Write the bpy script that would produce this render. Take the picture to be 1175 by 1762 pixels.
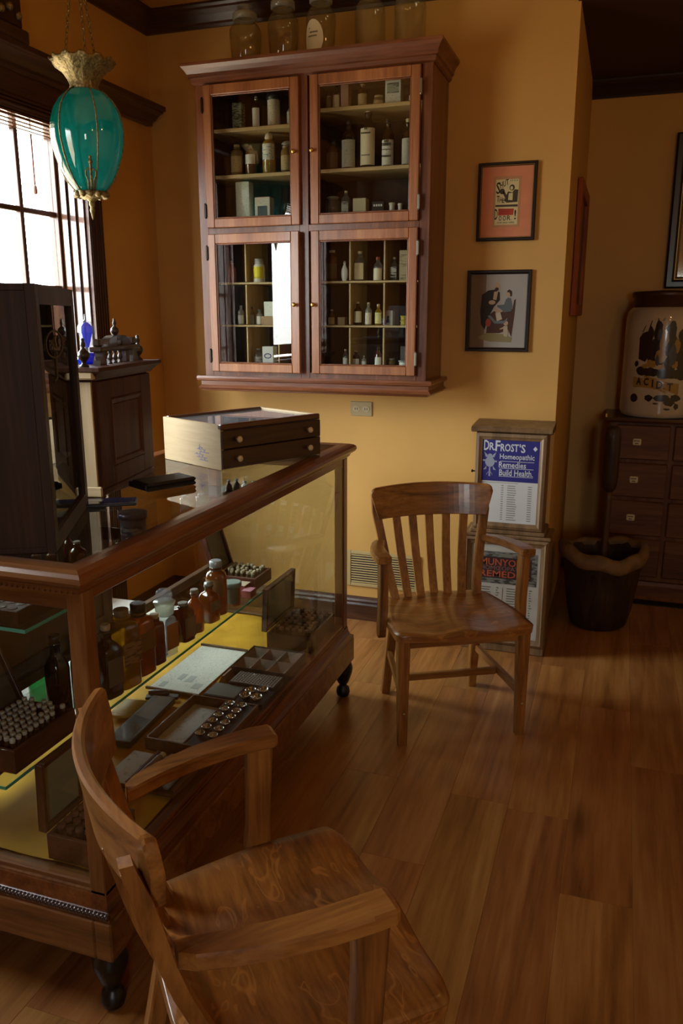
import bpy, bmesh, math, random
from math import sin, cos, pi, radians, sqrt
from mathutils import Vector, Matrix

for _o in list(bpy.data.objects):
    bpy.data.objects.remove(_o)
SC = bpy.context.scene
C = SC.collection
random.seed(7)

# ------------------------------------------------------------------ camera
cam_d = bpy.data.cameras.new('camera')
cam_d.sensor_fit = 'VERTICAL'; cam_d.sensor_height = 36.0; cam_d.sensor_width = 24.0
cam_d.lens = 1391.94 / 1762 * 36.0
cam_d.clip_start = 0.02; cam_d.clip_end = 60
cam = bpy.data.objects.new('camera', cam_d)
cam.location = (0, 0, 1.6)
cam.rotation_euler = (radians(90 - 13.689), 0, radians(18.834))
C.objects.link(cam); SC.camera = cam

# ------------------------------------------------------------------ view, world, lights
SC.view_settings.view_transform = 'Standard'
SC.view_settings.look = 'None'
SC.view_settings.gamma = 1.0
SC.view_settings.exposure = -0.08
SC.view_settings.use_curve_mapping = False
SC.cycles.transparent_max_bounces = 32
SC.cycles.max_bounces = 10
SC.cycles.use_denoising = True
SC.cycles.sample_clamp_indirect = 6.0
SC.cycles.caustics_reflective = False
SC.cycles.caustics_refractive = False
SKY = 25.0
W = bpy.data.worlds.new('sky'); SC.world = W; W.use_nodes = True
_n = W.node_tree.nodes; _l = W.node_tree.links; _n.clear()
_tc = _n.new('ShaderNodeTexCoord'); _sx = _n.new('ShaderNodeSeparateXYZ')
_rp = _n.new('ShaderNodeValToRGB'); _bg = _n.new('ShaderNodeBackground'); _wo = _n.new('ShaderNodeOutputWorld')
_mr = _n.new('ShaderNodeMapRange'); _mr.inputs[1].default_value = -1; _mr.inputs[2].default_value = 1
_l.new(_tc.outputs['Generated'], _sx.inputs[0]); _l.new(_sx.outputs['Z'], _mr.inputs[0]); _l.new(_mr.outputs[0], _rp.inputs[0])
_e = _rp.color_ramp.elements
_e[0].position = 0.40; _e[0].color = (0.48, 0.40, 0.30, 1)
_e[1].position = 0.56; _e[1].color = (0.90, 0.955, 1.0, 1)
_l.new(_rp.outputs[0], _bg.inputs[0]); _bg.inputs[1].default_value = SKY; _l.new(_bg.outputs[0], _wo.inputs[0])


def portal(loc, rot, sx, sy):
    d = bpy.data.lights.new('window_portal', 'AREA'); d.shape = 'RECTANGLE'; d.size = sx; d.size_y = sy
    d.cycles.is_portal = True
    o = bpy.data.objects.new('window_portal', d); o.location = loc; o.rotation_euler = rot; C.objects.link(o)


WIN = [(2.60, 3.335, 0.45), (0.70, 2.12, 1.30)]     # the two shop windows in the left wall (y range, sill height)
WZ1 = 2.385
for _a, _b, _c in WIN:
    portal((-2.575, (_a + _b) / 2, (_c + WZ1) / 2), (0, radians(-90), 0), WZ1 - _c, _b - _a)
WF = (0.50, 1.15, 1.25, 2.10)                       # unseen window added behind the camera for fill light (x range, z range)
portal(((WF[0] + WF[1]) / 2, -2.42, (WF[2] + WF[3]) / 2), (radians(90), 0, 0), WF[1] - WF[0], WF[3] - WF[2])


def bulb(loc, watt, size=0.06, col=(1.0, 0.52, 0.17)):
    d = bpy.data.lights.new('ceiling_bulb', 'POINT'); d.energy = watt; d.shadow_soft_size = size; d.color = col
    o = bpy.data.objects.new('ceiling_bulb', d); o.location = loc; C.objects.link(o)


for _p, _w in (((0.9, 2.3, 2.68), 9), ((1.4, 0.0, 2.68), 15)):
    bulb(_p, _w)


# ------------------------------------------------------------------ materials
def lin(h):
    h = h.lstrip('#'); r = []
    for i in (0, 2, 4):
        c = int(h[i:i + 2], 16) / 255
        r.append(c / 12.92 if c <= .04045 else ((c + .055) / 1.055) ** 2.4)
    return (r[0], r[1], r[2], 1)


MATS = {}


def newmat(name):
    m = bpy.data.materials.new(name); m.use_nodes = True
    nt = m.node_tree; nt.nodes.clear()
    out = nt.nodes.new('ShaderNodeOutputMaterial')
    return m, nt, out


def plain(name, col, rough=.5, metal=0, spec=.5, noise=0, nscale=30, bump=0, coat=0, emit=0):
    if name in MATS: return MATS[name]
    m, nt, out = newmat(name); p = nt.nodes.new('ShaderNodeBsdfPrincipled')
    c = lin(col); p.inputs['Base Color'].default_value = c; p.inputs['Roughness'].default_value = rough
    p.inputs['Metallic'].default_value = metal; p.inputs['Specular IOR Level'].default_value = spec
    p.inputs['Coat Weight'].default_value = coat
    if emit:
        p.inputs['Emission Color'].default_value = c; p.inputs['Emission Strength'].default_value = emit
    if noise or bump:
        tc = nt.nodes.new('ShaderNodeTexCoord'); n = nt.nodes.new('ShaderNodeTexNoise')
        n.inputs['Scale'].default_value = nscale; n.inputs['Detail'].default_value = 5
        nt.links.new(tc.outputs['Object'], n.inputs['Vector'])
        if noise:
            r = nt.nodes.new('ShaderNodeValToRGB')
            r.color_ramp.elements[0].position = .3; r.color_ramp.elements[1].position = .7
            r.color_ramp.elements[0].color = tuple(v * (1 - noise) for v in c[:3]) + (1,)
            r.color_ramp.elements[1].color = tuple(min(1, v * (1 + noise)) for v in c[:3]) + (1,)
            nt.links.new(n.outputs['Fac'], r.inputs[0]); nt.links.new(r.outputs[0], p.inputs['Base Color'])
        if bump:
            b = nt.nodes.new('ShaderNodeBump'); b.inputs['Strength'].default_value = bump; b.inputs['Distance'].default_value = .004
            nt.links.new(n.outputs['Fac'], b.inputs['Height']); nt.links.new(b.outputs[0], p.inputs['Normal'])
    nt.links.new(p.outputs[0], out.inputs[0]); MATS[name] = m
    return m


def wood(name, dark, mid, light, axis='z', scale=1.0, rough=.38, coat=.25, flake=False, perobj=False, bump=.12):
    """oak / cherry style grain running along one object axis"""
    key = name + '_' + axis
    if key in MATS: return MATS[key]
    m, nt, out = newmat(key); N = nt.nodes.new; L = nt.links.new
    p = N('ShaderNodeBsdfPrincipled')
    tc = N('ShaderNodeTexCoord'); mp = N('ShaderNodeMapping')
    vec = tc.outputs['Object']
    if perobj:
        oi = N('ShaderNodeObjectInfo'); ad = N('ShaderNodeVectorMath'); ad.operation = 'ADD'
        ml = N('ShaderNodeMath'); ml.operation = 'MULTIPLY'; ml.inputs[1].default_value = 37.0
        L(oi.outputs['Random'], ml.inputs[0]); L(vec, ad.inputs[0]); L(ml.outputs[0], ad.inputs[1]); vec = ad.outputs[0]
    L(vec, mp.inputs['Vector'])
    k = [1, 1, 1]; k['xyz'.index(axis)] = .07
    mp.inputs['Scale'].default_value = k
    n1 = N('ShaderNodeTexNoise'); n1.inputs['Scale'].default_value = 110 * scale; n1.inputs['Detail'].default_value = 5; n1.inputs['Roughness'].default_value = .6
    n2 = N('ShaderNodeTexNoise'); n2.inputs['Scale'].default_value = 14 * scale; n2.inputs['Detail'].default_value = 3; n2.inputs['Distortion'].default_value = 1.3
    L(mp.outputs[0], n1.inputs['Vector']); L(mp.outputs[0], n2.inputs['Vector'])
    mx = N('ShaderNodeMix'); mx.inputs[0].default_value = .62
    L(n1.outputs['Fac'], mx.inputs[2]); L(n2.outputs['Fac'], mx.inputs[3])
    r = N('ShaderNodeValToRGB'); e = r.color_ramp.elements
    e[0].position = .33; e[0].color = lin(dark); e[1].position = .68; e[1].color = lin(light)
    q = e.new(.5); q.color = lin(mid)
    L(mx.outputs[0], r.inputs[0]); col = r.outputs[0]
    if flake:      # pale medullary flakes of quarter-sawn oak
        mp2 = N('ShaderNodeMapping'); k2 = [9, 9, 9]; k2['xyz'.index(axis)] = 4.5
        mp2.inputs['Scale'].default_value = k2; L(vec, mp2.inputs['Vector'])
        w = N('ShaderNodeTexNoise'); w.inputs['Scale'].default_value = 1.6; w.inputs['Detail'].default_value = 1; w.inputs['Distortion'].default_value = 2.2
        L(mp2.outputs[0], w.inputs['Vector'])
        rr = N('ShaderNodeValToRGB'); ee = rr.color_ramp.elements
        ee[0].position = .60; ee[0].color = (0, 0, 0, 1); ee[1].position = .645; ee[1].color = (.5, .5, .5, 1)
        z = ee.new(.70); z.color = (0, 0, 0, 1)
        L(w.outputs['Fac'], rr.inputs[0])
        m2 = N('ShaderNodeMix'); m2.data_type = 'RGBA'
        L(rr.outputs[0], m2.inputs[0]); L(col, m2.inputs[6]); lc = lin(light)
        m2.inputs[7].default_value = tuple(min(1, v * 1.5) for v in lc[:3]) + (1,); col = m2.outputs[2]
    if perobj:
        mk = N('ShaderNodeMapping'); mk.inputs['Scale'].default_value = (3.4, 1.15, 1); L(vec, mk.inputs['Vector'])
        vo = N('ShaderNodeTexVoronoi'); vo.inputs['Scale'].default_value = 1.0; vo.inputs['Randomness'].default_value = 1.0; L(mk.outputs[0], vo.inputs['Vector'])
        kr = N('ShaderNodeMapRange'); kr.inputs[1].default_value = .02; kr.inputs[2].default_value = .16; kr.inputs[3].default_value = .45; kr.inputs[4].default_value = 1.0
        L(vo.outputs['Distance'], kr.inputs[0])
        km = N('ShaderNodeMix'); km.data_type = 'RGBA'; km.blend_type = 'MULTIPLY'; km.inputs[0].default_value = 1.0
        L(col, km.inputs[6]); L(kr.outputs[0], km.inputs[7]); col = km.outputs[2]
        hv = N('ShaderNodeHueSaturation'); mr = N('ShaderNodeMapRange')
        mr.inputs[3].default_value = .86; mr.inputs[4].default_value = 1.12
        m3 = N('ShaderNodeMath'); m3.operation = 'MULTIPLY'; m3.inputs[1].default_value = 7.31
        m4 = N('ShaderNodeMath'); m4.operation = 'FRACT'
        L(oi.outputs['Random'], m3.inputs[0]); L(m3.outputs[0], m4.inputs[0]); L(m4.outputs[0], mr.inputs[0]); L(mr.outputs[0], hv.inputs['Value'])
        mh = N('ShaderNodeMapRange'); mh.inputs[3].default_value = .492; mh.inputs[4].default_value = .506
        L(oi.outputs['Random'], mh.inputs[0]); L(mh.outputs[0], hv.inputs['Hue'])
        L(col, hv.inputs['Color']); col = hv.outputs[0]
    L(col, p.inputs['Base Color'])
    p.inputs['Roughness'].default_value = rough; p.inputs['Coat Weight'].default_value = coat; p.inputs['Coat Roughness'].default_value = .12 if name == 'oak' else .22
    if rough >= .5: p.inputs['Specular IOR Level'].default_value = .25
    b = N('ShaderNodeBump'); b.inputs['Strength'].default_value = bump; b.inputs['Distance'].default_value = .002
    L(n1.outputs['Fac'], b.inputs['Height']); L(b.outputs[0], p.inputs['Normal'])
    L(p.outputs[0], out.inputs[0]); MATS[key] = m
    return m


def clear(name, tint='#ffffff', ior=1.75, body=0.0, bodycol=None, rough=0.0):
    """thin-walled glass: tinted see-through wall with a real Fresnel reflection; body = share of cloudy fill"""
    if name in MATS: return MATS[name]
    m, nt, out = newmat(name); N = nt.nodes.new; L = nt.links.new
    t = N('ShaderNodeBsdfTransparent'); t.inputs[0].default_value = lin(tint); sh = t.outputs[0]
    if body:
        d = N('ShaderNodeBsdfDiffuse'); d.inputs[0].default_value = lin(bodycol or tint)
        tl = N('ShaderNodeBsdfTranslucent'); tl.inputs[0].default_value = lin(bodycol or tint)
        a = N('ShaderNodeMixShader'); a.inputs[0].default_value = .45
        L(d.outputs[0], a.inputs[1]); L(tl.outputs[0], a.inputs[2])
        mx = N('ShaderNodeMixShader'); mx.inputs[0].default_value = body
        L(sh, mx.inputs[1]); L(a.outputs[0], mx.inputs[2]); sh = mx.outputs[0]
    g = N('ShaderNodeBsdfGlossy'); g.inputs['Roughness'].default_value = rough
    f = N('ShaderNodeFresnel'); f.inputs[0].default_value = ior
    ge = N('ShaderNodeNewGeometry'); s1 = N('ShaderNodeMath'); s1.operation = 'SUBTRACT'; s1.inputs[0].default_value = 1
    mu = N('ShaderNodeMath'); mu.operation = 'MULTIPLY'
    L(ge.outputs['Backfacing'], s1.inputs[1]); L(f.outputs[0], mu.inputs[0]); L(s1.outputs[0], mu.inputs[1])
    fm = N('ShaderNodeMixShader'); L(mu.outputs[0], fm.inputs[0]); L(sh, fm.inputs[1]); L(g.outputs[0], fm.inputs[2])
    L(fm.outputs[0], out.inputs[0]); MATS[name] = m
    return m


def paper(name, base='#cfc6ac', ink='#4a4038', amount=.42, scale=480, axis='x', rough=.75):
    """printed paper seen from afar: rows of broken dark lines"""
    if name in MATS: return MATS[name]
    m, nt, out = newmat(name); N = nt.nodes.new; L = nt.links.new
    p = N('ShaderNodeBsdfPrincipled'); p.inputs['Roughness'].default_value = rough
    tc = N('ShaderNodeTexCoord'); mp = N('ShaderNodeMapping')
    k = {'x': (.25, .25, 1), 'y': (1, .25, 1), 'h': (.22, 1, 1)}[axis]
    mp.inputs['Scale'].default_value = k
    n = N('ShaderNodeTexNoise'); n.inputs['Scale'].default_value = scale; n.inputs['Detail'].default_value = 2
    L(tc.outputs['Object'], mp.inputs[0]); L(mp.outputs[0], n.inputs['Vector'])
    r = N('ShaderNodeValToRGB'); e = r.color_ramp.elements
    e[0].position = amount - .06; e[0].color = lin(ink); e[1].position = amount + .05; e[1].color = lin(base)
    L(n.outputs['Fac'], r.inputs[0]); L(r.outputs[0], p.inputs['Base Color'])
    L(p.outputs[0], out.inputs[0]); MATS[name] = m
    return m


def wall_paint(name, col, rough=.6):
    return plain(name, col, rough=rough, noise=.05, nscale=3, bump=0, spec=.35)


PAINT = wall_paint('ochre_wall_paint', '#c89b54')
CEILP = wall_paint('ochre_ceiling_paint', '#c08a3c')
DARKC = wall_paint('dark_brown_ceiling', '#3a2012')


def CHERRY(a='z'): return wood('cherry', '#472413', '#683a21', '#885433', a, 1.0, .34, .3)
def CHDOOR(a='z'): return wood('cherry_door', '#65391d', '#885430', '#a26c42', a, .8, .36, .3)
def TRIM(a='z'): return wood('dark_trim', '#2a160c', '#432616', '#5a3822', a, 1.0, .34, .2)
def OAK(a='z'): return wood('oak', '#553213', '#8c5a28', '#aa763a', a, 1.0, .36, .3)
def SEAT(a='y'): return wood('quarter_oak', '#5a3513', '#875424', '#a06a32', a, 1.0, .33, .4, flake=True)
def CASE(a='z'): return wood('case_oak', '#40240f', '#6e4420', '#8a5e32', a, 1.1, .33, .35)
def CASER(a='z'): return wood('case_red_oak', '#401f0d', '#6b3a1a', '#855026', a, 1.1, .3, .4)
def CHEST(a='x'): return wood('chest_wood', '#43260f', '#60391a', '#764c26', a, .9, .5, .0)
def BLACKW(a='z'): return wood('dark_walnut', '#24150b', '#382313', '#4a301e', a, 1.0, .5, .03)
def MAPLE(a='x'): return wood('pale_maple', '#a98e66', '#c2a880', '#d2ba94', a, .6, .45, .15)
def REM(a='z'): return wood('grey_oak', '#54402c', '#745a3e', '#8c7050', a, 1.2, .42, .15)
def SHELF(a='x'): return wood('shelf_birch', '#9a8058', '#b39a70', '#c4ad82', a, .6, .5, .1)


VARN = wood('varnished_jamb', '#3a1e10', '#55301a', '#6e4426', 'z', 1.0, .25, 1.0, bump=.01)
VARN.node_tree.nodes['Principled BSDF'].inputs['Coat Roughness'].default_value = .06
BRASS = plain('aged_brass', '#c09a50', .28, 1)
GILT = plain('tarnished_gilt', '#8c7d56', .5, .85, noise=.55, nscale=110, bump=1.0)
STEEL = plain('polished_steel', '#c8c8c8', .1, 1)
IRON = plain('dark_iron', '#2a2520', .45, .8)
IVORY = plain('ivory_knob', '#d9c49a', .35)
BLACK = plain('black_leather', '#17140f', .55, bump=.4, nscale=250)
CORK = plain('pale_cork', '#b9a88a', .8, noise=.25, nscale=120)
FROST = clear('ground_glass', '#e0e4da', 1.6, .45, '#d8dcd0', .15)
PANE = clear('window_glass', '#fafcfb', 1.7)
PICG = clear('picture_glass', '#fcfcfb', 1.35)
CABG = clear('cabinet_glass', '#f4f6f3', 1.85)
CASEG = clear('case_glass', '#f8fbf9', 1.9)
JARG = clear('jar_glass', '#f6f6ee', 1.75, .025, '#e8e6d0')
EDGE = plain('green_glass_edge', '#4fae9c', .2, spec=.8)
CREAM = plain('cream_paper', '#d2c8ac', .75)
WHITE = plain('white_card', '#d8d6cc', .7)
CLOTH = plain('yellow_satin', '#cf9c2c', .65, noise=.15, nscale=9, spec=.15)
INK = plain('black_print', '#1f1a17', .7)
PRINT = paper('printed_label', '#d6d0bc', '#7c7466', .36, 520)
AGED = paper('aged_label', '#b09c72', '#6e5834', .36, 480)
SHEET = paper('printed_sheet', '#d2cfc0', '#a4a296', .38, 420, 'y')
GREEN_ENGR = paper('engraved_box', '#8c9480', '#39402f', .5, 170)


# ------------------------------------------------------------------ geometry helpers
class MB:
    """collects shapes, then links them as ONE mesh object"""
    def __init__(self): self.v = []; self.f = []; self.s = []

    def add(self, vs, fs, smooth=False, M=None):
        o = len(self.v)
        self.v += [tuple(M @ Vector(p)) if M else tuple(p) for p in vs]
        self.f += [tuple(i + o for i in f) for f in fs]; self.s += [smooth] * len(fs)
        return self

    def box(self, x0, x1, y0, y1, z0, z1, b=.002, M=None):
        b = min(b, abs(x1 - x0) * .45, abs(y1 - y0) * .45, abs(z1 - z0) * .45)
        L = ((x0, x1), (y0, y1), (z0, z1))
        if b <= 0:
            vs = [(L[0][i], L[1][j], L[2][k]) for i in (0, 1) for j in (0, 1) for k in (0, 1)]
            return self.add(vs, [(0, 1, 3, 2), (4, 6, 7, 5), (0, 4, 5, 1), (2, 3, 7, 6), (0, 2, 6, 4), (1, 5, 7, 3)], False, M)
        vs = []; idx = {}
        for i in (0, 1):
            for j in (0, 1):
                for k in (0, 1):
                    c = (i, j, k); sg = [1 if q else -1 for q in c]
                    for a in range(3):
                        p = [L[d][c[d]] - (0 if d == a else sg[d] * b) for d in range(3)]
                        idx[c + (a,)] = len(vs); vs.append(p)
        fs = []
        for a in range(3):
            d1, d2 = [d for d in range(3) if d != a]
            for s in (0, 1):
                q = []
                for (m, n) in ((0, 0), (1, 0), (1, 1), (0, 1)):
                    c = [0, 0, 0]; c[a] = s; c[d1] = m; c[d2] = n; q.append(idx[tuple(c) + (a,)])
                fs.append(tuple(q))
            for m in (0, 1):
                for n in (0, 1):
                    c0 = [0, 0, 0]; c0[d1] = m; c0[d2] = n; c1 = list(c0); c1[a] = 1
                    fs.append((idx[tuple(c0) + (d1,)], idx[tuple(c0) + (d2,)], idx[tuple(c1) + (d2,)], idx[tuple(c1) + (d1,)]))
        for i in (0, 1):
            for j in (0, 1):
                for k in (0, 1):
                    fs.append(tuple(idx[(i, j, k, a)] for a in range(3)))
        return self.add(vs, fs, False, M)

    def loft(self, rings, cap=True, smooth=True, closed=True, M=None):
        n = len(rings[0]); vs = [p for r in rings for p in r]; fs = []
        for i in range(len(rings) - 1):
            for j in range(n if closed else n - 1):
                k = (j + 1) % n
                fs.append((i * n + j, i * n + k, (i + 1) * n + k, (i + 1) * n + j))
        o = len(self.v)
        self.add(vs, fs, smooth, M)
        if cap:
            self.f.append(tuple(o + j for j in range(n))[::-1]); self.s.append(False)
            self.f.append(tuple(o + (len(rings) - 1) * n + j for j in range(n))); self.s.append(False)
        return self

    def lathe(self, prof, n=20, M=None, smooth=True, cap=True, e=2.0, ry=1.0):
        """prof: list of (r, z); e > 2 squares the section"""
        rings = []
        for r, z in prof:
            ring = []
            for j in range(n):
                t = 2 * pi * (j + .5) / n; c, s = cos(t), sin(t)
                if e != 2:
                    c = math.copysign(abs(c) ** (2 / e), c); s = math.copysign(abs(s) ** (2 / e), s)
                ring.append((r * c, r * s * ry, z))
            rings.append(ring)
        return self.loft(rings, cap, smooth, True, M)

    def tube(self, pts, r, n=8, M=None, closed=False):
        pts = [Vector(p) for p in pts]; rings = []; up = None
        m = len(pts)
        for i, p in enumerate(pts):
            if closed: d = pts[(i + 1) % m] - pts[i - 1]
            else: d = pts[min(i + 1, m - 1)] - pts[max(i - 1, 0)]
            d.normalize()
            if up is None:
                up = Vector((0, 0, 1)) if abs(d.z) < .9 else Vector((1, 0, 0))
            a = d.cross(up).normalized(); up = a.cross(d).normalized()
            rr = r[i] if isinstance(r, (list, tuple)) else r
            rings.append([tuple(p + a * rr * cos(2 * pi * j / n) + up * rr * sin(2 * pi * j / n)) for j in range(n)])
        if closed: rings.append(rings[0]); return self.loft(rings, False, True, True, M)
        return self.loft(rings, True, True, True, M)

    def prism(self, poly, h0, h1, axis='z', M=None, smooth=False):
        """polygon in the two other axes (in x,y,z order) pushed along axis"""
        def P(a, b, h):
            return {'z': (a, b, h), 'x': (h, a, b), 'y': (a, h, b)}[axis]
        r0 = [P(a, b, h0) for a, b in poly]; r1 = [P(a, b, h1) for a, b in poly]
        return self.loft([r0, r1], True, smooth, True, M)

    def sphere(self, c, r, n=10, M=None, sz=1.0):
        prof = [(max(r * sin(pi * i / n), r * .01), -r * cos(pi * i / n) * sz) for i in range(n + 1)]
        T = Matrix.Translation(c)
        return self.lathe(prof, max(8, n + 2), (M @ T) if M else T)

    def build(self, name, mat, parent=None, loc=None, rz=0, M=None):
        me = bpy.data.meshes.new(name); me.from_pydata(self.v, [], self.f)
        me.polygons.foreach_set('use_smooth', self.s)
        bm = bmesh.new(); bm.from_mesh(me)
        bmesh.ops.recalc_face_normals(bm, faces=bm.faces[:]); bm.to_mesh(me); bm.free()
        me.materials.append(mat); me.update()
        o = bpy.data.objects.new(name, me); C.objects.link(o)
        if loc: o.location = loc
        if rz: o.rotation_euler = (0, 0, rz)
        if parent: o.parent = parent
        return o


def B(x0, x1, y0, y1, z0, z1, b=.002): return MB().box(x0, x1, y0, y1, z0, z1, b)


def tag(o, label, cat, group=None):
    o['label'] = label; o['category'] = cat
    if group: o['group'] = group
    return o


def thing(name, label, cat, loc=(0, 0, 0), rz=0, group=None):
    o = bpy.data.objects.new(name, None); o.empty_display_size = .05; C.objects.link(o)
    o.location = loc; o.rotation_euler = (0, 0, rz)
    return tag(o, label, cat, group)


def struct(o): o['kind'] = 'structure'; return o
def stuff(o): o['kind'] = 'stuff'; return o


def dup(o, parent=None):
    c = o.copy(); C.objects.link(c)
    if parent: c.parent = parent
    for ch in list(o.children): dup(ch, c)
    return c


def text_mb(mb, s, w, h, M, depth=.0008, bold=0.0, flip=False):
    """add lettering fitted into a w x h box centred on M (x right, y up)"""
    cu = bpy.data.curves.new('lettering', 'FONT'); cu.body = s; cu.size = 1; cu.extrude = 0; cu.resolution_u = 2
    cu.offset = bold
    o = bpy.data.objects.new('lettering', cu); me = bpy.data.meshes.new_from_object(o)
    if not me.vertices: return mb
    xs = [v.co.x for v in me.vertices]; ys = [v.co.y for v in me.vertices]
    sx = w / (max(xs) - min(xs)); sy = h / (max(ys) - min(ys)); cx = (max(xs) + min(xs)) / 2; cy = (max(ys) + min(ys)) / 2
    vs = [((v.co.x - cx) * sx, (v.co.y - cy) * sy, depth) for v in me.vertices]
    mb.add(vs, [tuple(p.vertices) for p in me.polygons], False, M)
    bpy.data.objects.remove(o); bpy.data.curves.remove(cu); bpy.data.meshes.remove(me)
    return mb


def face_y(x, y, z):      # a frame whose x runs right, y up, z towards -Y (the viewer of the back wall)
    return Matrix.Translation((x, y, z)) @ Matrix(((1, 0, 0, 0), (0, 0, -1, 0), (0, 1, 0, 0), (0, 0, 0, 1)))


def flat_poly(mb, pts, M, d=.0006):
    return mb.add([(a, b, d) for a, b in pts], [tuple(range(len(pts)))], False, M)


def disc(cx, cy, rx, ry, n=14, a0=0, a1=2 * pi):
    return [(cx + rx * cos(a0 + (a1 - a0) * i / n), cy + ry * sin(a0 + (a1 - a0) * i / n)) for i in range(n)]


# ------------------------------------------------------------------ the room
XL, YB, XR, YF, CZ = -2.374, 3.94, 2.4, -2.3, 3.045
XE, YA = -0.276, 5.27                       # where the back wall ends, and the recess wall behind it
AZ = 2.885

floor = struct(B(XL - .2, XR + .1, YF - .1, YA + .1, -.12, -.012, 0).build('floor', plain('underlay', '#2c1a0e', .9)))
LAM = wood('laminate', '#6e4520', '#976431', '#b08048', 'y', .55, .34, .22, perobj=True, bump=.03)
PWD, PLN = .196, 1.21
_pm = B(-PWD / 2 + .0002, PWD / 2 - .0002, -PLN / 2 + .0002, PLN / 2 - .0002, -.012, 0, .0007).build('plank', LAM, floor)
_first = True
_i = 0; _x = XL + PWD / 2 - .03
while _x < XR:
    _y = YF - random.random() * PLN * .9
    while _y < YA:
        if _y + PLN > YF and not (_x < -.5 and _y > YB + .1):
            o = _pm if _first else _pm.copy()
            if not _first: C.objects.link(o); o.parent = floor
            _first = False
            o.location = (_x, _y + PLN / 2, 0)
        _y += PLN
    _x += PWD

struct(B(XL - .2, XE, YF - .1, YB + .15, CZ, CZ + .1, 0).build('ceiling', CEILP))
struct(B(XE, XR + .1, YF - .1, YA + .1, AZ, AZ + .1, 0).build('ceiling_recess', DARKC))
struct(B(XE - .012, XE, YF, YB, AZ, CZ, 0).build('trim_9', DARKC))
struct(B(XL - .2, XE, YB, YA + .1, 0, CZ, .0).build('wall_back', PAINT))
struct(B(XE, XR, YA, YA + .12, 0, AZ, 0).build('wall_recess', PAINT))
struct(B(XR, XR + .1, YF, YA, 0, CZ, 0).build('wall_right', PAINT))
struct(MB().box(XL, WF[0], YF - .1, YF, 0, CZ, 0).box(WF[1], XR, YF - .1, YF, 0, CZ, 0).box(WF[0], WF[1], YF - .1, YF, 0, WF[2], 0).box(WF[0], WF[1], YF - .1, YF, WF[3], CZ, 0).build('wall_front', PAINT))
wl = MB(); _x0 = XL - .17
_ys = [YF - .1] + [q for w in sorted(WIN) for q in w[:2]] + [YB]
for a, b in ((_ys[0], _ys[1]), (_ys[2], _ys[3]), (_ys[4], _ys[5])): wl.box(_x0, XL, a, b, 0, CZ, 0)
for a, b, c in WIN: wl.box(_x0, XL, a, b, 0, c, 0).box(_x0, XL, a, b, WZ1, CZ, 0)
struct(wl.build('wall_left', PAINT))

# crown moulding on the back and left walls
CR = [(0, 0), (.012, 0), (.018, .012), (.03, .018), (.05, .045), (.066, .064), (.078, .070), (.085, .080), (.085, .09), (0, .09)]
struct(MB().prism([(YB - a, 2.955 + b) for a, b in CR], XL, XE, 'x').build('trim_1', TRIM('x')))
struct(MB().prism([(XL + a, 2.955 + b) for a, b in CR], YF, YB, 'y').build('trim_2', TRIM('y')))
struct(MB().prism([(YA - a, 2.80 + b * .94) for a, b in CR], XE, XR, 'x').build('trim_3', wood('black_trim', '#160a06', '#221009', '#2c170d', 'x', 1, .4, .2)))
# baseboards
BP = [(0, 0), (.022, 0), (.022, .085), (.017, .095), (.015, .105), (.010, .115), (.006, .128), (0, .128)]
struct(MB().prism([(YB - a, b) for a, b in BP], XL, XE, 'x').build('baseboard_back', TRIM('x')))
struct(MB().prism([(YA - a, b) for a, b in BP], XE, XR, 'x').build('baseboard_recess', TRIM('x')))
struct(MB().prism([(XL + a, b) for a, b in BP], YF, YB, 'y').build('baseboard_left', TRIM('y')))


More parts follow.
